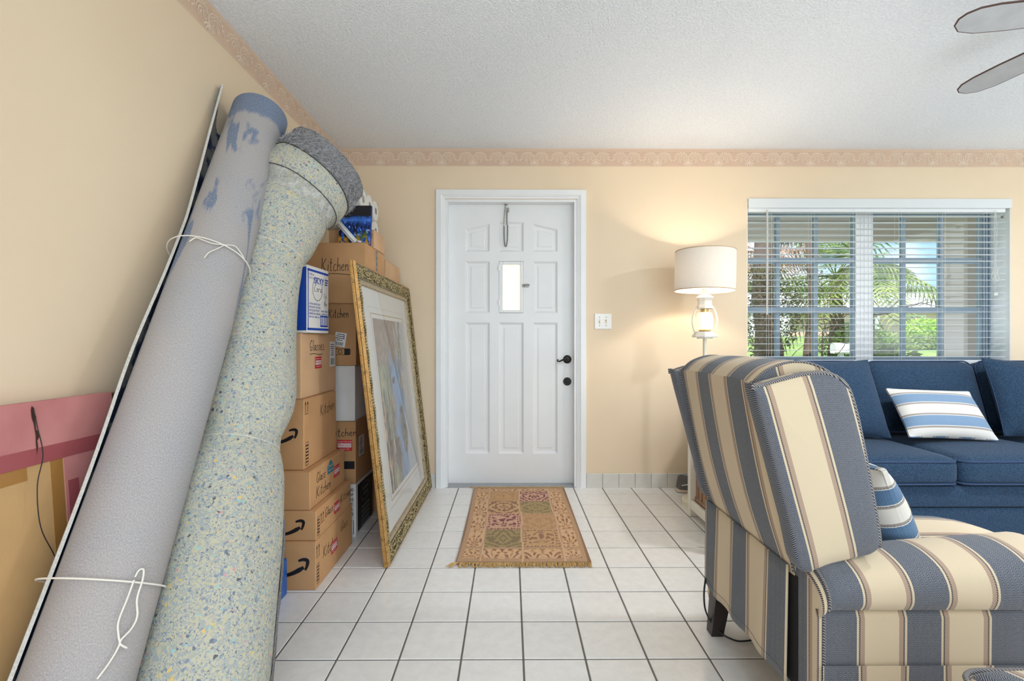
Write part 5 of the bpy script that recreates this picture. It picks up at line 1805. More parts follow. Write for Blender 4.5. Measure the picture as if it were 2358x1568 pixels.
# --- blue and white liquor carton
bx, hx, hy, h = carton('liquor_box', 'blue and white printed bottle carton on top of the pale Glasses carton', -1.115, -.872, 2.020, 2.225, 1.0912, 1.389, M_WHITEC, math.radians(-4))
on(bx, 'F', rect2d(2 * hx - .004, h - .02), 0, h / 2, M_BLUEP, 'blue_panel', .0006)
on(bx, 'F', rect2d(.012, h - .03), hx - .030, h / 2 - .004, M_LBL, 'white_stripe', .0009) if False else None
for z in (.018, h - .020):
    on(bx, 'R', rect2d(2 * hy - .006, .010), 0, z, M_BLUEP, 'blue_line', .0008)
on(bx, 'R', rect2d(.006, h - .03), -hy + .010, h / 2, M_BLUEP, 'blue_line', .0008)
on(bx, 'F', rect2d(2 * hx, .010), 0, .006, M_LBL, 'white_line', .0010)
on(bx, 'R', text2d('SKYY', .040, bold=.018), .006, h - .062, M_BLUEP, 'lettering')
on(bx, 'R', join2d(shift2d(text2d('12-750 mL', .0125), 0, .008), shift2d(text2d('25.4 FL OZ', .0125), 0, -.008)), -.066, h - .046, M_BLUEP, 'lettering')
on(bx, 'R', join2d(*[rect2d(.0045 if (k + q) % 3 else .003, .006, -.014 + .0048 * k, -.011 * q) for q in range(3) for k in range(7 - q)]), .079, h - .048, M_BLUEP, 'lettering')
on(bx, 'R', join2d(*[shift2d(text2d(s_, .0125, 'LEFT'), 0, -.0145 * k) for k, s_ in enumerate(('VODKA 80 PROOF', 'PRODUCT OF USA', 'DISTILLED FROM', 'AMERICAN GRAIN', '40% VOL-40% ALC'))]), -.085, .130, M_BLUEP, 'lettering')
on(bx, 'R', join2d(*[shift2d(text2d(s_, .0105), 0, -.0145 * k) for k, s_ in enumerate(('GLASS HANDLE', 'WITH CARE'))]), .060, .102, M_BLUEP, 'lettering')
on(bx, 'R', rect2d(.075, .052), .055, .056, M_BLUEP, 'barcode', .0007)
on(bx, 'R', join2d(*[rect2d(.003 if k % 3 else .005, .038, -.030 + .0075 * k, 0) for k in range(9)]), .055, .056, M_LBL, 'barcode_bars', .0011)
word(bx, 'R', 'Cora', -.040, .186, .036, 13, 0, .0022)
on(bx, 'R', ribbon([(.045 * math.cos(t), .052 * math.sin(t)) for t in [2 * PI * k / 30 for k in range(32)]], .0022), -.008, .199, M_INK, 'circled_mark')
on(bx, 'R', script2d('Lg', .026, .002, 3), .052, .165, M_INK, 'handwriting')
on(bx, 'R', script2d('Rm', .024, .002, 5), .056, .128, M_INK, 'handwriting')
# --- far stack, bottom to top
bx, *_ = carton('cardboard_box', 'black and white printed carton standing on the tiles behind the picture frame', -1.150, -.827, 2.492, 2.800, 0, .287, M_WHITEC)
on(bx, 'R', rect2d(.270, .255), .010, .145, M_PRINT, 'black_panel', .0007)
on(bx, 'R', join2d(*[rect2d(.012 if k % 2 else .008, .020, -.048 + .016 * k, .008) for k in range(7)], *[rect2d(.010 if k % 2 else .007, .016, -.036 + .014 * k, -.022) for k in range(6)]), .010, .215, plain('grey_print', S(120, 122, 126), .5), 'lettering', .0011)
on(bx, 'R', ribbon([(.085 * math.cos(t), .050 * math.sin(t)) for t in [2 * PI * k / 30 for k in range(31)]], .004), .010, .205, plain('grey_print', S(120, 122, 126), .5), 'oval_outline', .0011)
on(bx, 'R', join2d(*[rect2d(.016, .014, -.06 + .024 * i, .075 - .024 * j) for i in range(6) for j in range(5)]), .010, .050, plain('grey_print', S(120, 122, 126), .5), 'picture_grid', .0011)
on(bx, 'F', join2d(*[shift2d(text2d(s_, .024, 'RIGHT', .012), 0, -.026 * k) for k, s_ in enumerate(('100', 'ROOF', 'TERS', 'BY:', 'CO.', 'KAS'))]), .150, .255, M_PRINT, 'lettering')
on(bx, 'F', ribbon([(-.03, 0), (.0, 0), (.0, .07), (-.03, .07)], .003), .150, .02, M_PRINT, 'printed_mark')
bx, *_ = carton('cardboard_box', 'brown carton with a large red fragile sticker, on top of the black and white carton', -1.150, -.827, 2.490, 2.830, .2875, .624, M_CARD3)
word(bx, 'F', 'Kitchen', .022, .254, .043, 14, .04); fragile(bx, 'F', .102, .208, .98)
on(bx, 'F', rect2d(.075, .042), .118, .102, M_PRINT, 'printed_patch'); on(bx, 'F', rect2d(.050, .036), .075, .030, M_LBL, 'label'); on(bx, 'F', join2d(*[rect2d(.003, .022, -.012 + .006 * k, 0) for k in range(5)]), .075, .030, M_PRINT, 'label_bars', .0012)
ship_label(bx, 'R', -.075, .190, .090, .11, 0, 31)
bx, *_ = carton('cardboard_box', 'plain white carton in the middle of the rear stack', -1.150, -.832, 2.493, 2.820, .6245, .9225, M_WHITEC)
on(bx, 'F', rect2d(.008, .008), .052, .155, M_PRINT, 'ink_dot'); on(bx, 'R', rect2d(.06, .07), .03, .21, M_PRINT, 'printed_patch')
bx, *_ = carton('cardboard_box', 'brown carton marked Kitchen with a crooked white label, below the topmost large carton', -1.150, -.826, 2.491, 2.840, .923, 1.257, M_CARD3)
word(bx, 'F', 'Kitchen', .016, .255, .048, 15, .05, .0032, .66); ship_label(bx, 'F', .078, .140, .060, .075, -.15, 17); on(bx, 'F', ribbon([(.014 + .008 * (k % 2), .030 - .0022 * k) for k in range(12)], .004), .078, .140, plain('purple_ink', S(46, 36, 110), .5), 'scribble', .0016, -.15)
on(bx, 'F', rect2d(.030, .034), .115, .075, M_PRINT, 'printed_patch'); on(bx, 'F', ribbon([(-.06, .016), (.08, .016), (.09, .012), (.09, -.012), (.08, -.016), (-.06, -.016)], .0025), .042, .075, M_PRINT, 'printed_outline')
on(bx, 'F', ribbon([(.010 * math.cos(t), .010 * math.sin(t)) for t in [2 * PI * k / 14 for k in range(15)]], .003), .078, .075, M_PRINT, 'printed_round')
bx, *_ = carton('cardboard_box', 'large brown carton marked Kitchen in big underlined script, behind the frame corner', -1.130, -.7735, 2.490, 2.862, 1.2575, 1.584, M_CARD, seam='y')
word(bx, 'F', 'Kitchen', -.058, .172, .072, 16, .02, .0032, .60); on(bx, 'F', ribbon([(-.055 + .0155 * k, .156 + .004 * math.sin(k * .4)) for k in range(12)], .0030), 0, 0, M_INK, 'underline')
on(bx, 'R', rect2d(.030, .115), .02, .262, plain('grey_tape_strip', S(92, 94, 98), .35), 'logo_tape'); on(bx, 'R', join2d(*[rect2d(.014, .020, 0, -.035 + .035 * k) for k in range(3)]), .02, .262, plain('grey_print2', S(160, 162, 166), .4), 'tape_print', .0012)
word(bx, 'R', 'Glass', .075, .12, .05, 18, .3, .0018); on(bx, 'R', rect2d(.02, .02), .10, .085, M_PRINT, 'printed_dot')
carton('cardboard_box', 'plain brown carton against the back wall behind the underlined Kitchen carton', -1.14, -.770, 2.885, 3.240, 1.2575, 1.562, M_CARD2)
carton('cardboard_box', 'brown carton against the back wall holding up the plain topmost carton', -1.14, -.775, 2.890, 3.250, .640, 1.257, M_CARD3)
carton('cardboard_box', 'large plain carton on the tiles in the wall corner behind the picture frame', -1.14, -.770, 2.870, 3.270, 0, .6395, M_CARD3)
bx, *_ = carton('cardboard_box', 'small brown carton on the top of the rear stack behind the little blue painting', -1.030, -.770, 2.640, 2.852, 1.5845, 1.690, M_CARD2)
word(bx, 'F', 'Kit', .012, .030, .034, 19, .1, .0022); on(bx, 'F', script2d('1', .03, .002, 2), .110, .055, M_INK, 'handwriting')
# blue carton glimpsed by the foot of the padding
bx, *_ = carton('cardboard_box', 'blue glossy carton mostly hidden behind the foot of the padding roll', -1.10, -.930, 1.780, 1.940, 0, .150, plain('glossy_blue_card', S(30, 96, 176), .3))

# ------------------------------------------------------------------ wrapped pack of toilet rolls on top
tp = thing('toilet_roll_pack', 'plastic-wrapped pack of white toilet rolls on the topmost small carton', 'toilet paper', (-.93, 2.83, 1.69))
M_TP = speckle('soft_tissue', S(240, 236, 230), .95, .03, 60)
M_CORE = plain('cardboard_core', S(150, 128, 112), .9)
tr_ = MB()
mrs = Matrix.Rotation(PI / 2, 4, 'Y')
tube_me = MB().lathe([(.021, -.050), (.058, -.050), (.062, -.046), (.062, .046), (.058, .050), (.021, .050)], 28)
tube_me.v = [tuple(mrs @ Vector(v)) for v in tube_me.v]
tube_me = tube_me.mesh('roll', M_TP, 40)
core_me = MB().lathe([(.0208, .0465), (.0208, -.0465), (.0190, -.0465), (.0190, .0465)], 20, close=True)
core_me.v = [tuple(mrs @ Vector(v)) for v in core_me.v]
core_me = core_me.mesh('core', M_CORE, 40)
back_me = MB().lathe([(0, .02), (.0195, .02)], 20)
for r in range(2):
    for c in range(3):
        for l in range(2):
            o = link('roll', tube_me, tp); o.location = (-.906 - .102 * l, 2.712 + .126 * c, 1.7565 + .128 * r)
            k = bpy.data.objects.new('core', core_me); COL.objects.link(k); k.parent = o
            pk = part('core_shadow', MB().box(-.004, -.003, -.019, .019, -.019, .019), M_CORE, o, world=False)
def m_wrap():
    a = NT('clear_wrap')
    c = a.coord('Object')
    tr = a.n('BsdfTransparent', {0: (.97, .97, .97, 1)})
    gl = a.n('BsdfPrincipled', {'Base Color': (.92, .92, .9, 1), 'Roughness': .25})
    a.t.links.new(a.n('Bump', {'Height': a.noise(c, 25, 3), 'Strength': .6, 'Distance': .02}).outputs[0], gl.inputs['Normal'])
    mx = a.n('MixShader', {0: .28, 1: tr.outputs[0], 2: gl.outputs[0]})
    a.t.links.new(mx.outputs[0], a.out.inputs[0])
    return a.m
part('wrapper', MB().soft((.213, .390, .264), .030, (.002, .003, .004), 8, Tm((-.957, 2.838, 1.8265))), m_wrap(), tp, smooth=True, merge=True)

# ------------------------------------------------------------------ little blue canvas painting
cvn = thing('canvas_painting', 'small canvas painting in deep blue with yellow grass tips, on the big carton', 'painting', (-.86, 2.56, 1.5845))
cxm = Tm((-.857, 2.553, 1.5855), math.radians(-7))
part('canvas', MB().rbox(-.088, .088, 0, .020, 0, .226, .002, 1, cxm), plain('canvas_edge_blue', S(22, 40, 130), .6), cvn)
nu, nv = 150, 190
Uc, Vc = np.meshgrid((np.arange(nu) + .5) / nu, (np.arange(nv) + .5) / nv)
rs = np.random.RandomState(2)
q1 = fbm(Uc * 5, Vc * 7, 21.0); q2 = fbm(Uc * 26, Vc * 5 + 3 * q1, 22.0); q3 = fbm(Uc * 18 + 4 * q1, Vc * 16, 23.0)
e3 = lambda x: x[..., None]
kk = lambda x, e=.05: e3(np.clip(x / e * .5 + .5, 0, 1))
im = L3(14, 13, 24) * (1 + 2.2 * e3(np.abs(q3)))
blu = L3(26, 70, 160) * (1 + 2.5 * e3(q3)) + L3(40, 90, 180) * kk(q3 - .06)
im = im + (blu - im) * kk(.70 - Vc + .25 * q1)
im = im + (L3(58, 120, 214) - im) * kk(.06 - np.abs(Vc - .63 - .1 * q1)) * .8
im = im + (L3(10, 18, 36) - im) * kk(q2 - .02, .04) * kk(.52 - Vc + .3 * q1) * .9
im = im + (L3(176, 200, 232) - im) * kk(q3 - .16, .03) * kk(.6 - Vc) * .8
im = im + (L3(96, 116, 40) - im) * kk(q2 + .02, .05) * kk(.30 - Vc + .35 * q1 - .2 * np.abs(Uc - .9)) * .85
im = im + (L3(226, 160, 36) - im) * kk(q2 - .03, .04) * kk(.15 - Vc + .35 * q1) * .9
im = np.clip(im, .004, 1)
def m_paint():
    a = NT('oil_paint')
    at = a.n('Attribute'); at.attribute_name = 'tint'
    c = a.coord('Object')
    a.P(Base_Color=at.outputs[0], Roughness=.3)
    a.bump(a.noise(c, 130, 3), .5, .003)
    return a.m
colour_grid('painted_face', nu, nv, lambda u, v: tuple(cxm @ Vector((-.087 + .174 * u, -.0008, .001 + .224 * v))), m_paint(), cvn, im)
# white plastic strip lying across
ws = thing('plastic_strip', 'white grooved plastic strip lying aslant in front of the blue painting', 'strip', (-.87, 2.5, 1.585))
M_WP = plain('white_pvc', S(226, 228, 228), .35)
A, B = Vector((-.935, 2.505, 1.705)), Vector((-.838, 2.522, 1.5925))
d_ = (B - A).normalized(); up_ = d_.cross(Vector((0, 1, 0))).normalized()
for nm, dz, rr in (('body', 0, .0085), ('ridge', .011, .0032), ('ridge', -.011, .0032)):
    part(nm, MB().tube([A + up_ * dz, B + up_ * dz], rr, 8), M_WP, ws, smooth=True)
part('end_clip', MB().tube([B + up_ * .008, B + Vector((.028, 0, 0.002))], .006, 6), M_WP, ws, smooth=True)

# ------------------------------------------------------------------ big gilt-framed picture leaning on the boxes
fr = thing('framed_picture', 'large ornate gold-framed matted seascape print leaning sideways on the boxes', 'picture', (-.60, 2.735, 0))
PB, PT = Vector((-.584, 0, 0.002)), Vector((-.748, 0, 1.432))
pu = (PT - PB).normalized()                      # up the frame
pn = Vector((pu.z, 0, -pu.x))                    # out of the picture, into the room
if pn.x < 0: pn = -pn
PY0, PY1, PH = 2.150, 3.318, (PT - PB).length
def pp(y, h, d=0.0):
    q = PB + pu * h + pn * d
    return Vector((q.x, y, q.z))
def m_gilt(name, hi_, lo_, metal=.75):
    a = NT(name)
    c = a.coord('Object')
    n = a.noise(c, 30, 4, .6); f = a.noise(c, 160, 3)
    col = a.mix(a.ramp(f, [(0.35, (0, 0, 0)), (0.6, (1, 1, 1))]), a.mix(n, lo_, hi_), hi_)
    col = a.mix(a.ramp(n, [(0.2, (.9, .9, .9)), (.45, (0, 0, 0))]), col, S(60, 50, 36))
    a.P(Base_Color=col, Roughness=.38, Metallic=metal)
    a.bump(f, .25, .002)
    return a.m
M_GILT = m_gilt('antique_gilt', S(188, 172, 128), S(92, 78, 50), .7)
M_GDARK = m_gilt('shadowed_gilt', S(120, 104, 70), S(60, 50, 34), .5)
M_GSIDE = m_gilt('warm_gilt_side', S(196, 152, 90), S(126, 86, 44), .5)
M_LINER = m_gilt('champagne_liner', S(190, 172, 140), S(140, 120, 92), .4)
def moulding(name, prof, mat, parent):
    """profile of (inset, depth) swept round the rectangle with mitred corners"""
    V, F = [], []
    n = len(prof)
    for cy, ch_, sy, shh in ((PY0, 0, 1, 1), (PY1, 0, -1, 1), (PY1, PH, -1, -1), (PY0, PH, 1, -1)):
        for ins, d in prof:
            V.append(pp(cy + sy * ins, ch_ + shh * ins, d))
    for i in range(4):
        j = (i + 1) % 4
        for k in range(n - 1):
            F.append((i * n + k, j * n + k, j * n + k + 1, i * n + k + 1))
    return part(name, MB().add(V, F), mat, parent, smooth=30)
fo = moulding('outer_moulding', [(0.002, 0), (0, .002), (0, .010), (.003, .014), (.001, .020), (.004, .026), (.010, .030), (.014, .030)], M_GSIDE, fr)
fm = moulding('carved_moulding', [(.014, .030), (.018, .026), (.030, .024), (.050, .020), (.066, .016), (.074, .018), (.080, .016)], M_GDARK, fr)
moulding('inner_moulding', [(.080, .016), (.084, .018), (.089, .014), (.096, .013), (.104, .011), (.106, .004), (.106, .001)], M_LINER, fr)
# carved leaves along the moulding
rnd = random.Random(9)
b = MB()
ico = bmesh.new(); bmesh.ops.create_icosphere(ico, subdivisions=1, radius=1.0)
iv = [v.co.copy() for v in ico.verts]; ico.verts.index_update(); ifc = [tuple(v.index for v in f.verts) for f in ico.faces]; ico.free()
def leaf_at(y, h, ang, l, w_, d):
    ca, sa = math.cos(ang), math.sin(ang)
    V = []
    for v in iv:
        a0, c0 = v.x * l, v.y * w_
        k = 1 - .35 * (v.x + .2)
        V.append(pp(y + a0 * ca - c0 * k * sa, h + a0 * sa + c0 * k * ca, d + v.z * .0045 + .002 * v.x))
    b.add(V, ifc)
def run(y0, h0, y1, h1, inwards):
    L_ = math.hypot(y1 - y0, h1 - h0)
    n = int(L_ / .013)
    along = math.atan2(h1 - h0, y1 - y0)
    iy, ih = inwards
    for k in range(n):
        t = (k + .5) / n
        y, h = y0 + (y1 - y0) * t, h0 + (h1 - h0) * t
        # a wandering S-scroll with leaves curling off either side
        sc = .041 + .012 * math.sin(k * .62)
        leaf_at(y + iy * sc, h + ih * sc, along + .75 * math.cos(k * .62), .0105, .0042, .0275)
        for q in range(3):
            ins = rnd.uniform(.019, .066)
            leaf_at(y + iy * ins, h + ih * ins, along + rnd.choice((-1, 1)) * rnd.uniform(.4, 1.5), rnd.uniform(.007, .014), rnd.uniform(.0028, .0052), .0265 - .20 * (ins - .02))
        if k % 2:
            leaf_at(y + iy * .070, h + ih * .070, along + .55, .012, .0030, .0175)
run(PY0 + .015, 0, PY1 - .015, 0, (0, 1)); run(PY0 + .015, PH, PY1 - .015, PH, (0, -1))
run(PY0, .02, PY0, PH - .02, (1, 0)); run(PY1, .02, PY1, PH - .02, (-1, 0))
b.v = b.v
part('carved_leaves', b, M_GILT, fm, smooth=True)['kind'] = 'stuff'
b = MB()
def beads(y0, h0, y1, h1):
    L_ = math.hypot(y1 - y0, h1 - h0); n = int(L_ / .009)
    for k in range(n):
        t = (k + .5) / n
        c = pp(y0 + (y1 - y0) * t, h0 + (h1 - h0) * t, .0135)
        b.add([c + v * .0032 for v in iv], ifc)
beads(PY0 + .1, .1, PY1 - .1, .1); beads(PY0 + .1, PH - .1, PY1 - .1, PH - .1); beads(PY0 + .1, .1, PY0 + .1, PH - .1); beads(PY1 - .1, .1, PY1 - .1, PH - .1)
part('bead_row', b, M_LINER, fm, smooth=True)['kind'] = 'stuff'
# mat board, gold fillet, print, glass, back board
def ringquad(i0, i1, d):
    o = [pp(PY0 + i0, i0, d), pp(PY1 - i0, i0, d), pp(PY1 - i0, PH - i0, d), pp(PY0 + i0, PH - i0, d)]
    i = [pp(PY0 + i1, i1, d), pp(PY1 - i1, i1, d), pp(PY1 - i1, PH - i1, d), pp(PY0 + i1, PH - i1, d)]
    return o + i, [(k, (k + 1) % 4, 4 + (k + 1) % 4, 4 + k) for k in range(4)]
M_MAT = plain('white_mat_board', S(240, 238, 233), .85)
part('mat_board', MB().add(*ringquad(.100, .232, .0046)).add(*ringquad(.236, .258, .0040)), M_MAT, fr)
part('gold_fillet', MB().add(*ringquad(.232, .236, .0050)).add(*ringquad(.200, .2012, .0050)), plain('gold_fillet', S(196, 168, 112), .35, .6), fr)
part('back_board', MB().add([pp(PY0 + .01, .01, .0005), pp(PY1 - .01, .01, .0005), pp(PY1 - .01, PH - .01, .0005), pp(PY0 + .01, PH - .01, .0005)], [(0, 1, 2, 3)]), M_CARD3, fr)
nu, nv = 220, 340
Ua, Va = np.meshgrid((np.arange(nu) + .5) / nu, (np.arange(nv) + .5) / nv)     # Ua across (near to far), Va up
def sm(x, e=.03):
    return np.clip(x / e * .5 + .5, 0, 1)[..., None]
n1 = fbm(Ua * 4, Va * 5, 1.0); n2 = fbm(Ua * 14, Va * 6, 4.0); n3 = fbm(Ua * 30, Va * 34, 7.0); n4 = fbm(Ua * 50, Va * 9, 9.0)
sky_ = L3(206, 210, 214) + .10 * n1[..., None] + np.array([.03, .01, -.02]) * n2[..., None]
sea = L3(146, 172, 206) + .34 * n4[..., None]
rock = L3(138, 126, 112) * (1 + 1.5 * n3[..., None]) + .4 * n2[..., None]
ochre = L3(228, 194, 156) * (1 + .9 * n3[..., None]); green = L3(172, 182, 152) * (1 + .5 * n3[..., None]); shade_ = L3(98, 92, 94) * (1 + .6 * n3[..., None])
shore = .40 + .30 * n1 + .05 * np.sin(Va * 11 + 1)
im = sea
im = im + (sky_ - im) * sm(Ua - shore - .30 - .12 * n1, .06)
im = im + (rock - im) * sm(shore - Ua + .12 * n2, .03)
im = im + (ochre - im) * sm(n2 - .05, .025) * sm(shore - .03 - Ua, .05) * .85
im = im + (green - im) * sm(-n1 - .03, .06) * sm(shore - .08 - Ua, .06) * .8
im = im + (shade_ - im) * sm(n4 - .10, .06) * sm(shore - Ua, .04) * .7
isl = 1 - (((Ua - .62) / .12) ** 2 + ((Va - .27) / .17) ** 2) + 2.2 * n2
im = im + (rock * .85 - im) * sm(isl - .2, .15)
cliff = np.minimum(Va - .70 + .3 * n1, .66 - Ua + .5 * n2)
im = im + (L3(176, 158, 140) * (1 + .8 * n3[..., None]) - im) * sm(cliff, .04) * .9
for q, (x0_, amp, wd_) in enumerate(((.78, .07, .016), (.70, .10, .010), (.84, .05, .012))):
    tr__ = wd_ - np.abs(Ua - x0_ - amp * np.sin(Va * (7 + q * 2) + q) - .12 * n2)
    im = im + (L3(140, 126, 104) * (1 + .6 * n3[..., None]) - im) * sm(tr__, .012) * sm(Va - .50 - .08 * q, .05) * .8
im = im + (L3(150, 142, 118) - im) * sm(n3 - .10, .05) * sm(.10 - np.abs(Ua - .80), .05) * sm(Va - .60, .08) * .8
for (a0, b0) in ((.44, .62), (.58, .42), (.36, .25)):
    gull = 1 - (((Ua - a0 - .6 * (Va - b0)) / .05) ** 2 + ((Va - b0) / .022) ** 2)
    im = im + (L3(104, 96, 88) - im) * sm(gull + 1.2 * n3, .3) * .85
im = np.clip(im, 0.02, 1) * .92 + .03
I0 = .258
colour_grid('print', nu, nv, lambda u, v: tuple(pp(PY0 + I0 + (PY1 - PY0 - 2 * I0) * u, I0 + (PH - 2 * I0) * v, .0036)), m_paint() if False else plain('dummy_print', (1, 1, 1, 1)), fr, im)
def m_print():
    a = NT('printed_paper')
    at = a.n('Attribute'); at.attribute_name = 'tint'
    a.P(Base_Color=at.outputs[0], Roughness=.7)
    return a.m
bpy.data.objects['print'].data.materials[0] = m_print()
def m_picglass():
    a = NT('picture_glass')
    tr = a.n('BsdfTransparent', {0: (.98, .985, .985, 1)})
    gl = a.n('BsdfGlossy', {0: (1, 1, 1, 1), 'Roughness': .01})
    lw = a.n('LayerWeight', {'Blend': .22})
    mx = a.n('MixShader', {0: a.math('MULTIPLY', lw.outputs['Fresnel'], .8), 1: tr.outputs[0], 2: gl.outputs[0]})
    a.t.links.new(mx.outputs[0], a.out.inputs[0])
    return a.m
part('glass', MB().add([pp(PY0 + .1, .1, .0085), pp(PY1 - .1, .1, .0085), pp(PY1 - .1, PH - .1, .0085), pp(PY0 + .1, PH - .1, .0085)], [(0, 1, 2, 3)]), m_picglass(), fr)

# ------------------------------------------------------------------ flat parcel of pink and brown board leaning on the left wall
pk = thing('flat_parcel', 'flat parcel of brown cardboard edged with pink paper and tape, leaning on the left wall', 'parcel', (-1.12, .9, 0))
QB, QT = Vector((-1.138, 0, .002)), Vector((-1.196, 0, .902))
qu = (QT - QB).normalized(); qn = Vector((qu.z, 0, -qu.x))
QH = (QT - QB).length
def qq(y, h, d=0.0):
    v = QB + qu * h + qn * d
    return Vector((v.x, y, v.z))
def qbox(y0, y1, h0, h1, d0, d1):
    V = [qq(y, h, d) for d in (d0, d1) for h in (h0, h1) for y in (y0, y1)]
    return MB().add(V, [(0, 2, 3, 1), (4, 5, 7, 6), (0, 1, 5, 4), (2, 6, 7, 3), (0, 4, 6, 2), (1, 3, 7, 5)])
def m_pink():
    a = NT('pink_kraft_paper')
    c = a.coord('Object')
    n = a.noise(c, 6, 4)
    a.P(Base_Color=a.ramp(n, [(0.3, S(188, 118, 116)), (0.7, S(206, 140, 136))]), Roughness=.7)
    a.bump(a.noise(c, 14, 3), .25, .01)
    return a.m
M_PINK = m_pink()
M_PINKT = plain('pink_under_tape', S(164, 86, 90), .18)
M_BRT = plain('amber_tape', S(168, 122, 66), .15)
M_TANP = m_card('tan_kraft_sheet', S(204, 164, 112))
py0, py1 = .35, 1.378
part('board', qbox(py0, py1, 0, QH, -.012, .012), M_TANP, pk)
top = part('pink_band', qbox(py0, py1 + .002, QH - .135, QH + .003, -.0135, .0145), M_PINK, pk)
sd = part('pink_side', qbox(py1 - .155, py1 + .002, .0, QH - .135, -.0135, .0140), M_PINK, pk)
part('tape', qbox(py0, py1 + .0025, QH - .152, QH - .112, -.0140, .0152), M_PINKT, top)
part('tape', qbox(py1 - .148, py1 - .118, .0, QH - .215, -.0140, .0148), M_PINKT, sd)
part('tape', qbox(py1 - .190, py1 - .158, .0, QH - .150, .010, .0130), M_BRT, pk)
part('tape', qbox(py0, 1.130, QH - .185, QH - .150, .010, .0132), M_BRT, pk)
yt = 1.150
tear = [(yt - .001, QH - .006), (yt + .004, QH - .012), (yt + .005, QH - .028), (yt + .0085, QH - .034), (yt + .005, QH - .042), (yt + .006, QH - .066), (yt + .011, QH - .072), (yt + .012, QH - .086), (yt + .007, QH - .094), (yt + .008, QH - .110), (yt + .004, QH - .128), (yt + .003, QH - .100), (yt + .004, QH - .080), (yt + .001, QH - .05), (yt - .003, QH - .036), (yt - .004, QH - .016)]
part('tear', MB().add([qq(a, h, .0156) for a, h in tear], [tuple(range(len(tear)))]), plain('torn_dark', S(70, 40, 30), .9), top)
wire = part('wire', MB().tube(catmull([tuple(qq(a, h, .018 + d)) for a, h, d in ((yt, QH - .012, 0), (yt + .003, QH - .06, .004), (yt + .004, QH - .13, .012), (yt - .022, QH - .20, .020), (yt - .020, QH - .30, .020), (yt + .020, QH - .40, .012), (yt + .034, QH - .50, .006), (yt + .038, QH - .62, .003), (yt + .036, QH - .70, .001))], 7), .0012, 6), plain('black_rubber', S(24, 24, 26), .5), pk, smooth=True)
bx2 = tag(part('wood_board', MB().rbox(-1.2225, -1.195, 1.384, 1.80, 0, .900, .003, 1), m_wood('dark_board', S(84, 58, 38), S(120, 84, 56)), None), 'dark brown board standing on the wall between the parcel and the carpet roll', 'board')

# ================================================================== outdoors beyond the window
def grass_mat():
    a = NT('lawn_grass')
    c = a.coord('Object')
    n = a.noise(c, .8, 4); f = a.noise(c, 40, 3)
    a.P(Base_Color=a.mix(a.math('MULTIPLY', f, .5), a.ramp(n, [(0.35, S(126, 158, 74)), (0.65, S(176, 196, 104))]), S(110, 140, 62)), Roughness=.9)
    return a.m
def gz(y):
    pts = [(3.5, -.10), (6, -.10), (9, .30), (12, .55), (16, .78), (20, 1.15), (26, 1.30), (60, 1.6)]
    for (a, za), (b_, zb) in zip(pts, pts[1:]):
        if y <= b_:
            return za + (zb - za) * max(0, (y - a)) / (b_ - a)
    return pts[-1][1]
ys = [3.54, 6, 7.5, 9, 10.5, 12, 14, 16, 18, 20, 23, 26, 40, 60]
V, F = [], []
for y in ys:
    for x in (-25, -5, 5, 15, 30, 60):
        V.append((x, y, gz(y)))
for j in range(len(ys) - 1):
    for i in range(5):
        F.append((j * 6 + i, j * 6 + i + 1, (j + 1) * 6 + i + 1, (j + 1) * 6 + i))
lawn = part('lawn', MB().add(V, F), grass_mat())
lawn['kind'] = 'structure'
gd = part('yard', MB().box(-40, 60, -40, 3.5, -.3, -.14), speckle('bare_yard', S(150, 150, 120), .9, .1, 1)); gd['kind'] = 'structure'
struct('porch_floor', MB().box(-2, 7, YB + WT + .001, 5.7, -.12, -.05), speckle('porch_concrete', S(206, 202, 194), .8, .06, 6))
M_PORCH = plain('porch_soffit_paint', S(176, 170, 164), .8)
M_BEAM = plain('porch_beam_paint', S(196, 190, 184), .8)
struct('porch_roof', MB().box(-2, 8, YB + WT + .002, 5.75, 2.46, 2.60), M_PORCH)
struct('porch_beam', MB().box(-2, 8, 5.42, 5.60, 2.245, 2.455), M_BEAM)
struct('porch_column', MB().box(4.55, 4.95, 4.58, 4.86, -.05, 2.45), plain('porch_column_stucco', S(188, 180, 176), .85))
# white house across the street
hs = thing('neighbour_house', 'white-roofed pale stucco house across the lawn', 'house', (19, 27, 1.3))
M_STUC = plain('pink_stucco', S(214, 186, 172), .85); M_WR = plain('white_tile_roof', S(240, 232, 228), .7)
part('wall', MB().box(10, 30, 26, 33, 1.2, 2.74), M_STUC, hs)
part('wall', MB().box(13.2, 15.4, 25.4, 26, 1.2, 2.55), plain('white_garage', S(232, 232, 236), .6), hs)
rf = part('roof', MB().add([(9.2, 25.2, 2.70), (31, 25.2, 2.70), (31, 29.5, 4.1), (9.2, 29.5, 4.1), (9.2, 33.8, 2.7), (31, 33.8, 2.7)], [(0, 1, 2, 3), (3, 2, 5, 4), (0, 3, 4), (1, 5, 2)]), M_WR, hs)
for x in (19.6, 22.2, 24.6):
    wn = part('window', MB().box(x, x + 1.2, 25.93, 26.02, 1.55, 2.5), plain('house_trim', S(226, 236, 234), .5), hs)
    part('pane', MB().box(x + .1, x + 1.1, 25.9, 25.95, 1.65, 2.4), plain('dim_pane', S(120, 116, 112), .2), wn)
for x in (20.2, 21.6):
    part('post', MB().box(x, x + .14, 25.4, 25.55, 1.2, 2.7), plain('mint_post', S(206, 226, 222), .6), hs)
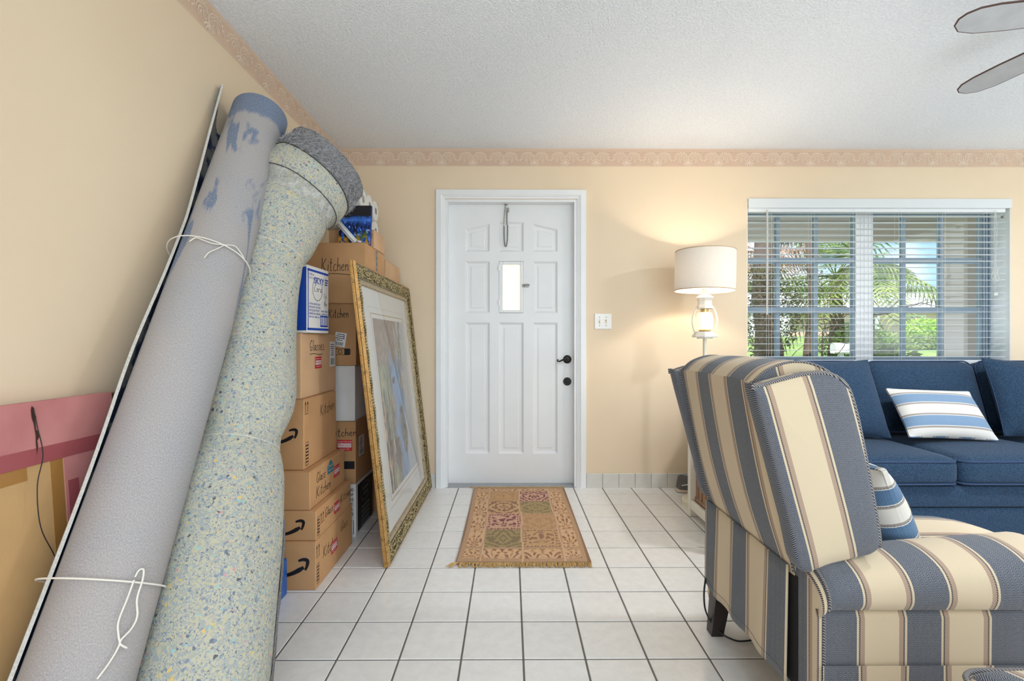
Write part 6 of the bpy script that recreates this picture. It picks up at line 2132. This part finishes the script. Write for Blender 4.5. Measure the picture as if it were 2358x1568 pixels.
# leaves
def leaf_mat(name, c0, c1, tr=.35):
    a = NT(name)
    c = a.coord('Object')
    col = a.ramp(a.noise(c, 4, 3), [(0.35, c0), (0.65, c1)])
    d = a.n('BsdfDiffuse', {0: col}); t = a.n('BsdfTranslucent', {0: col})
    mx = a.n('MixShader', {0: tr, 1: d.outputs[0], 2: t.outputs[0]})
    a.t.links.new(mx.outputs[0], a.out.inputs[0])
    return a.m
def leaves(n, centre, rad, size, seed, flat=1.0):
    rnd_ = random.Random(seed)
    b_ = MB()
    c = Vector(centre)
    while n > 0:
        p = Vector((rnd_.uniform(-1, 1), rnd_.uniform(-1, 1), rnd_.uniform(-1, 1)))
        if p.length > 1 or (p.length < .55 and rnd_.random() < .6):
            continue
        n -= 1
        q = c + Vector((p.x * rad[0], p.y * rad[1], p.z * rad[2]))
        a = Vector((rnd_.gauss(0, 1), rnd_.gauss(0, 1), rnd_.gauss(0, 1) * flat)).normalized()
        s_ = a.orthogonal().normalized()
        l = size * rnd_.uniform(.6, 1.3)
        b_.add([q, q + a * l * .5 + s_ * l * .25, q + a * l, q + a * l * .5 - s_ * l * .25], [(0, 1, 2, 3)])
    return b_
M_DK = leaf_mat('dark_leaves', S(48, 58, 40), S(92, 104, 66), .3)
M_BR = leaf_mat('bright_leaves', S(150, 196, 62), S(204, 232, 110), .4)
M_MD = leaf_mat('mid_leaves', S(106, 130, 76), S(160, 176, 112), .35)
M_PALM = leaf_mat('palm_leaves', S(100, 128, 74), S(196, 208, 130), .45)
M_DEAD = leaf_mat('dead_fronds', S(150, 120, 104), S(206, 178, 158), .35)
M_BARK = speckle('bark', S(96, 80, 68), .9, .25, 8, .5, 20, .02)
def shrub(name, label, cat, c, rad, n, size, mat, seed, group=None, stems=4):
    t = thing(name, label, cat, (c[0], c[1], gz(c[1])), 0, group)
    part('foliage', leaves(n, c, rad, size, seed), mat, t)
    rnd_ = random.Random(seed + 50)
    for k in range(stems):
        x, y = c[0] + rnd_.uniform(-.4, .4) * rad[0], c[1] + rnd_.uniform(-.4, .4) * rad[1]
        part('stem', MB().tube([(c[0] + (x - c[0]) * .4, c[1] + (y - c[1]) * .4, gz(c[1]) - .02), ((x + c[0]) / 2, (y + c[1]) / 2, (gz(c[1]) + c[2]) / 2), (x, y, c[2])], [.02, .016, .008], 6), M_BARK, t)
    return t
shrub('bush', 'round bright yellow-green bush on the lawn seen beside the porch column', 'bush', (16.1, 18.0, 1.45), (.66, .6, .52), 2600, .11, M_BR, 1)
shrub('hedge', 'low grey-green hedge across the lawn before the white house', 'hedge', (14.5, 15.6, .95), (3.2, .5, .36), 5200, .10, M_MD, 2, stems=8)
shrub('hedge', 'low hedge in front of the pale house wall left of the palm', 'hedge', (9.3, 12.2, .95), (1.3, .5, .42), 2600, .10, M_MD, 3, stems=5)
shrub('shrub', 'leafy green shrub just outside the window beyond the mailbox', 'shrub', (7.3, 9.6, .95), (.55, .5, .55), 1500, .11, leaf_mat('fresh_leaves', S(110, 150, 66), S(176, 206, 110)), 4)
shrub('shrub', 'spiky grey-green plant low outside the right window panes', 'shrub', (4.75, 5.95, .55), (.55, .4, .42), 900, .16, M_MD, 6)
# dark vine-covered tree by the porch
tr1 = thing('vine_tree', 'dark vine-covered tree with twin trunks outside the left window panes', 'tree', (4.0, 6.9, -.05))
part('trunk', MB().tube([(3.86, 6.9, -.1), (3.90, 6.9, .9), (3.80, 6.95, 1.7), (3.86, 7.0, 2.9)], [.20, .17, .15, .12], 12), M_BARK, tr1, smooth=True)
part('trunk', MB().tube([(4.50, 7.0, -.1), (4.52, 7.0, .9), (4.60, 7.0, 1.6), (4.55, 7.05, 2.9)], [.075, .065, .06, .05], 10), M_BARK, tr1, smooth=True)
part('foliage', leaves(3600, (3.75, 6.8, 1.5), (.50, .5, .75), .050, 7), M_DK, tr1)
part('foliage', leaves(900, (4.62, 7.0, 1.7), (.50, .4, .5), .045, 8), M_DK, tr1)
rnd = random.Random(14)
for k in range(26):
    p = Vector((rnd.uniform(4.2, 5.2), rnd.uniform(6.6, 7.1), rnd.uniform(.7, 2.0)))
    P = [p]
    d = Vector((rnd.uniform(-.3, .6), 0, rnd.uniform(-.5, .5)))
    for q in range(8):
        d += Vector((rnd.uniform(-.2, .2), rnd.uniform(-.1, .1), rnd.uniform(-.25, .2)))
        P.append(P[-1] + d.normalized() * .10)
    part('vine', MB().tube(P, .006, 4), M_BARK, tr1)
# palms
def palm(name, label, c, h, n, L, seed, mat, fan_=True, droop=.5, az0=0.0, az1=2 * PI):
    t = thing(name, label, 'palm tree', (c[0], c[1], gz(c[1])), 0, 'palms in the front yard')
    top = Vector((c[0], c[1], h))
    part('trunk', MB().tube([(c[0], c[1], gz(c[1]) - .05), (c[0] + .04, c[1], (gz(c[1]) + h) / 2), top], [.17, .13, .11], 12), M_BARK, t, smooth=True)
    rnd_ = random.Random(seed)
    for k in range(n):
        a = az0 + (az1 - az0) * (k + rnd_.uniform(-.3, .3)) / n
        el = rnd_.uniform(-.55, 1.0)
        d = Vector((math.cos(a) * math.cos(el), math.sin(a) * math.cos(el), math.sin(el)))
        st = L * rnd_.uniform(.75, 1.1)
        b_ = MB()
        if fan_:
            e = top + d * st * .55
            b_.tube([top, top + d * st * .3 + Vector((0, 0, .03)), e], [.014, .011, .008], 5)
            s1 = d.cross(Vector((0, 0, 1))).normalized(); s2 = s1.cross(d).normalized()
            for q in range(26):
                f = (q / 25 - .5) * 3.9
                dd = (d * math.cos(f) + s1 * math.sin(f)).normalized()
                l = st * .62 * (1 - .18 * abs(f) / 2)
                w_ = s1.cross(dd).cross(dd).normalized() * .018
                if w_.length < 1e-5: w_ = s2 * .018
                m1 = e + dd * l * .55 + s2 * .02 * math.sin(q)
                tip = e + dd * l + Vector((0, 0, -droop * l * .45))
                b_.add([e, m1 + w_ * 1.1, tip, m1 - w_ * 1.1], [(0, 1, 2, 3)])
        else:
            P = [top + d * st * u + Vector((0, 0, -droop * st * u * u)) for u in [q / 12 for q in range(13)]]
            b_.tube(P, [.02 * (1 - q / 14) for q in range(13)], 5)
            for q in range(2, 13):
                tdir = (P[q] - P[q - 1]).normalized()
                s1 = tdir.cross(Vector((0, 0, 1))).normalized()
                for sg in (-1, 1):
                    for rr in (0, .5):
                        p0 = P[q - 1].lerp(P[q], rr)
                        l = .50 * st * math.sin(PI * (.15 + .8 * q / 13)) * .7
                        dd = (s1 * sg + tdir * .7 + Vector((0, 0, -.25))).normalized()
                        ww = tdir * .02
                        b_.add([p0 - ww, p0 + ww, p0 + dd * l * .6 + ww * .8, p0 + dd * l + Vector((0, 0, -.08)), p0 + dd * l * .6 - ww * .8], [(0, 1, 2, 3, 4)])
        part('frond', b_, mat, t)
    return t
palm('fan_palm', 'green fan palm behind the middle of the window', (7.05, 10.0), 2.45, 20, 1.5, 31, M_PALM, True, .55)
palm('arching_palm', 'feathery palm with long arching fronds crossing the right window panes', (6.68, 8.7), 2.55, 12, 2.0, 32, M_PALM, False, .42)
palm('shaggy_palm', 'palm with dry brown hanging fronds at the left of the window', (4.85, 8.9), 2.75, 16, 1.2, 33, M_DEAD, True, 1.1)
# trees beyond the house
for k, (x, y, z, r) in enumerate(((7, 38, 4.4, 2.2), (13.5, 39, 4.4, 2.2), (19.6, 39, 4.6, 2.2), (25.6, 39, 4.4, 2.2), (31.6, 39, 4.5, 2.2), (4, 24, 3.6, 2.0))):
    t = thing('yard_tree', ['broad green tree beyond the house left of the palms', 'green tree above the middle of the white roof', 'tall green tree behind the white roof', 'green tree behind the white roof by the column', 'green tree at the far end of the white roof', 'bushy tree beside the near end of the white house'][k], 'tree', (x, y, gz(y)), 0, 'trees behind the neighbour house')
    part('foliage', leaves(1500, (x, y, z), (r * 1.3, r, r * .62), .42, 60 + k), M_MD, t)
    part('trunk', MB().tube([(x, y, gz(y) - .1), (x, y, z)], [.2, .12], 8), M_BARK, t)
# white mailbox
mx_ = thing('mailbox', 'white mailbox on a post outside the window', 'mailbox', (5.72, 8.0, gz(8)))
b = MB()
pr = [(-.075, 0), (.075, 0), (.075, .09)] + [(.075 * math.cos(a), .09 + .075 * math.sin(a)) for a in [PI * k / 10 for k in range(1, 10)]] + [(-.075, .09)]
b.prism(pr, lambda a, c, d: (5.60 + d, 8.0 + a, .855 + c), 0, .27)
part('body', b, plain('mailbox_white', S(244, 242, 244), .4), mx_)
part('post', MB().box(5.70, 5.77, 7.97, 8.03, gz(8), .855), plain('mailbox_white', S(244, 242, 244), .4), mx_)
part('arm', MB().box(5.58, 5.90, 7.96, 8.04, .835, .856), plain('mailbox_white', S(244, 242, 244), .4), mx_)
# bare twigs in front of the panes
tw = thing('twigs', 'bare twigs crossing the view outside the right window panes', 'branch', (4.4, 5.8, 1.2))
rnd = random.Random(8)
for A_, B_ in (((3.9, 5.75, 1.18), (6.0, 5.85, 1.75)), ((4.4, 5.8, 1.32), (5.5, 5.8, 1.62)), ((4.9, 5.8, 1.5), (5.9, 5.8, 1.52))):
    A_, B_ = Vector(A_), Vector(B_)
    P = [A_.lerp(B_, q / 12) + Vector((0, rnd.uniform(-.02, .02), rnd.uniform(-.03, .03))) for q in range(13)]
    part('twig', MB().tube(P, [.008 * (1 - q / 16) for q in range(13)], 5), M_BARK, tw)
part('stem', MB().tube([(3.9, 5.75, -.05), (3.88, 5.75, .6), (3.9, 5.75, 1.18)], [.02, .015, .009], 6), M_BARK, tw)
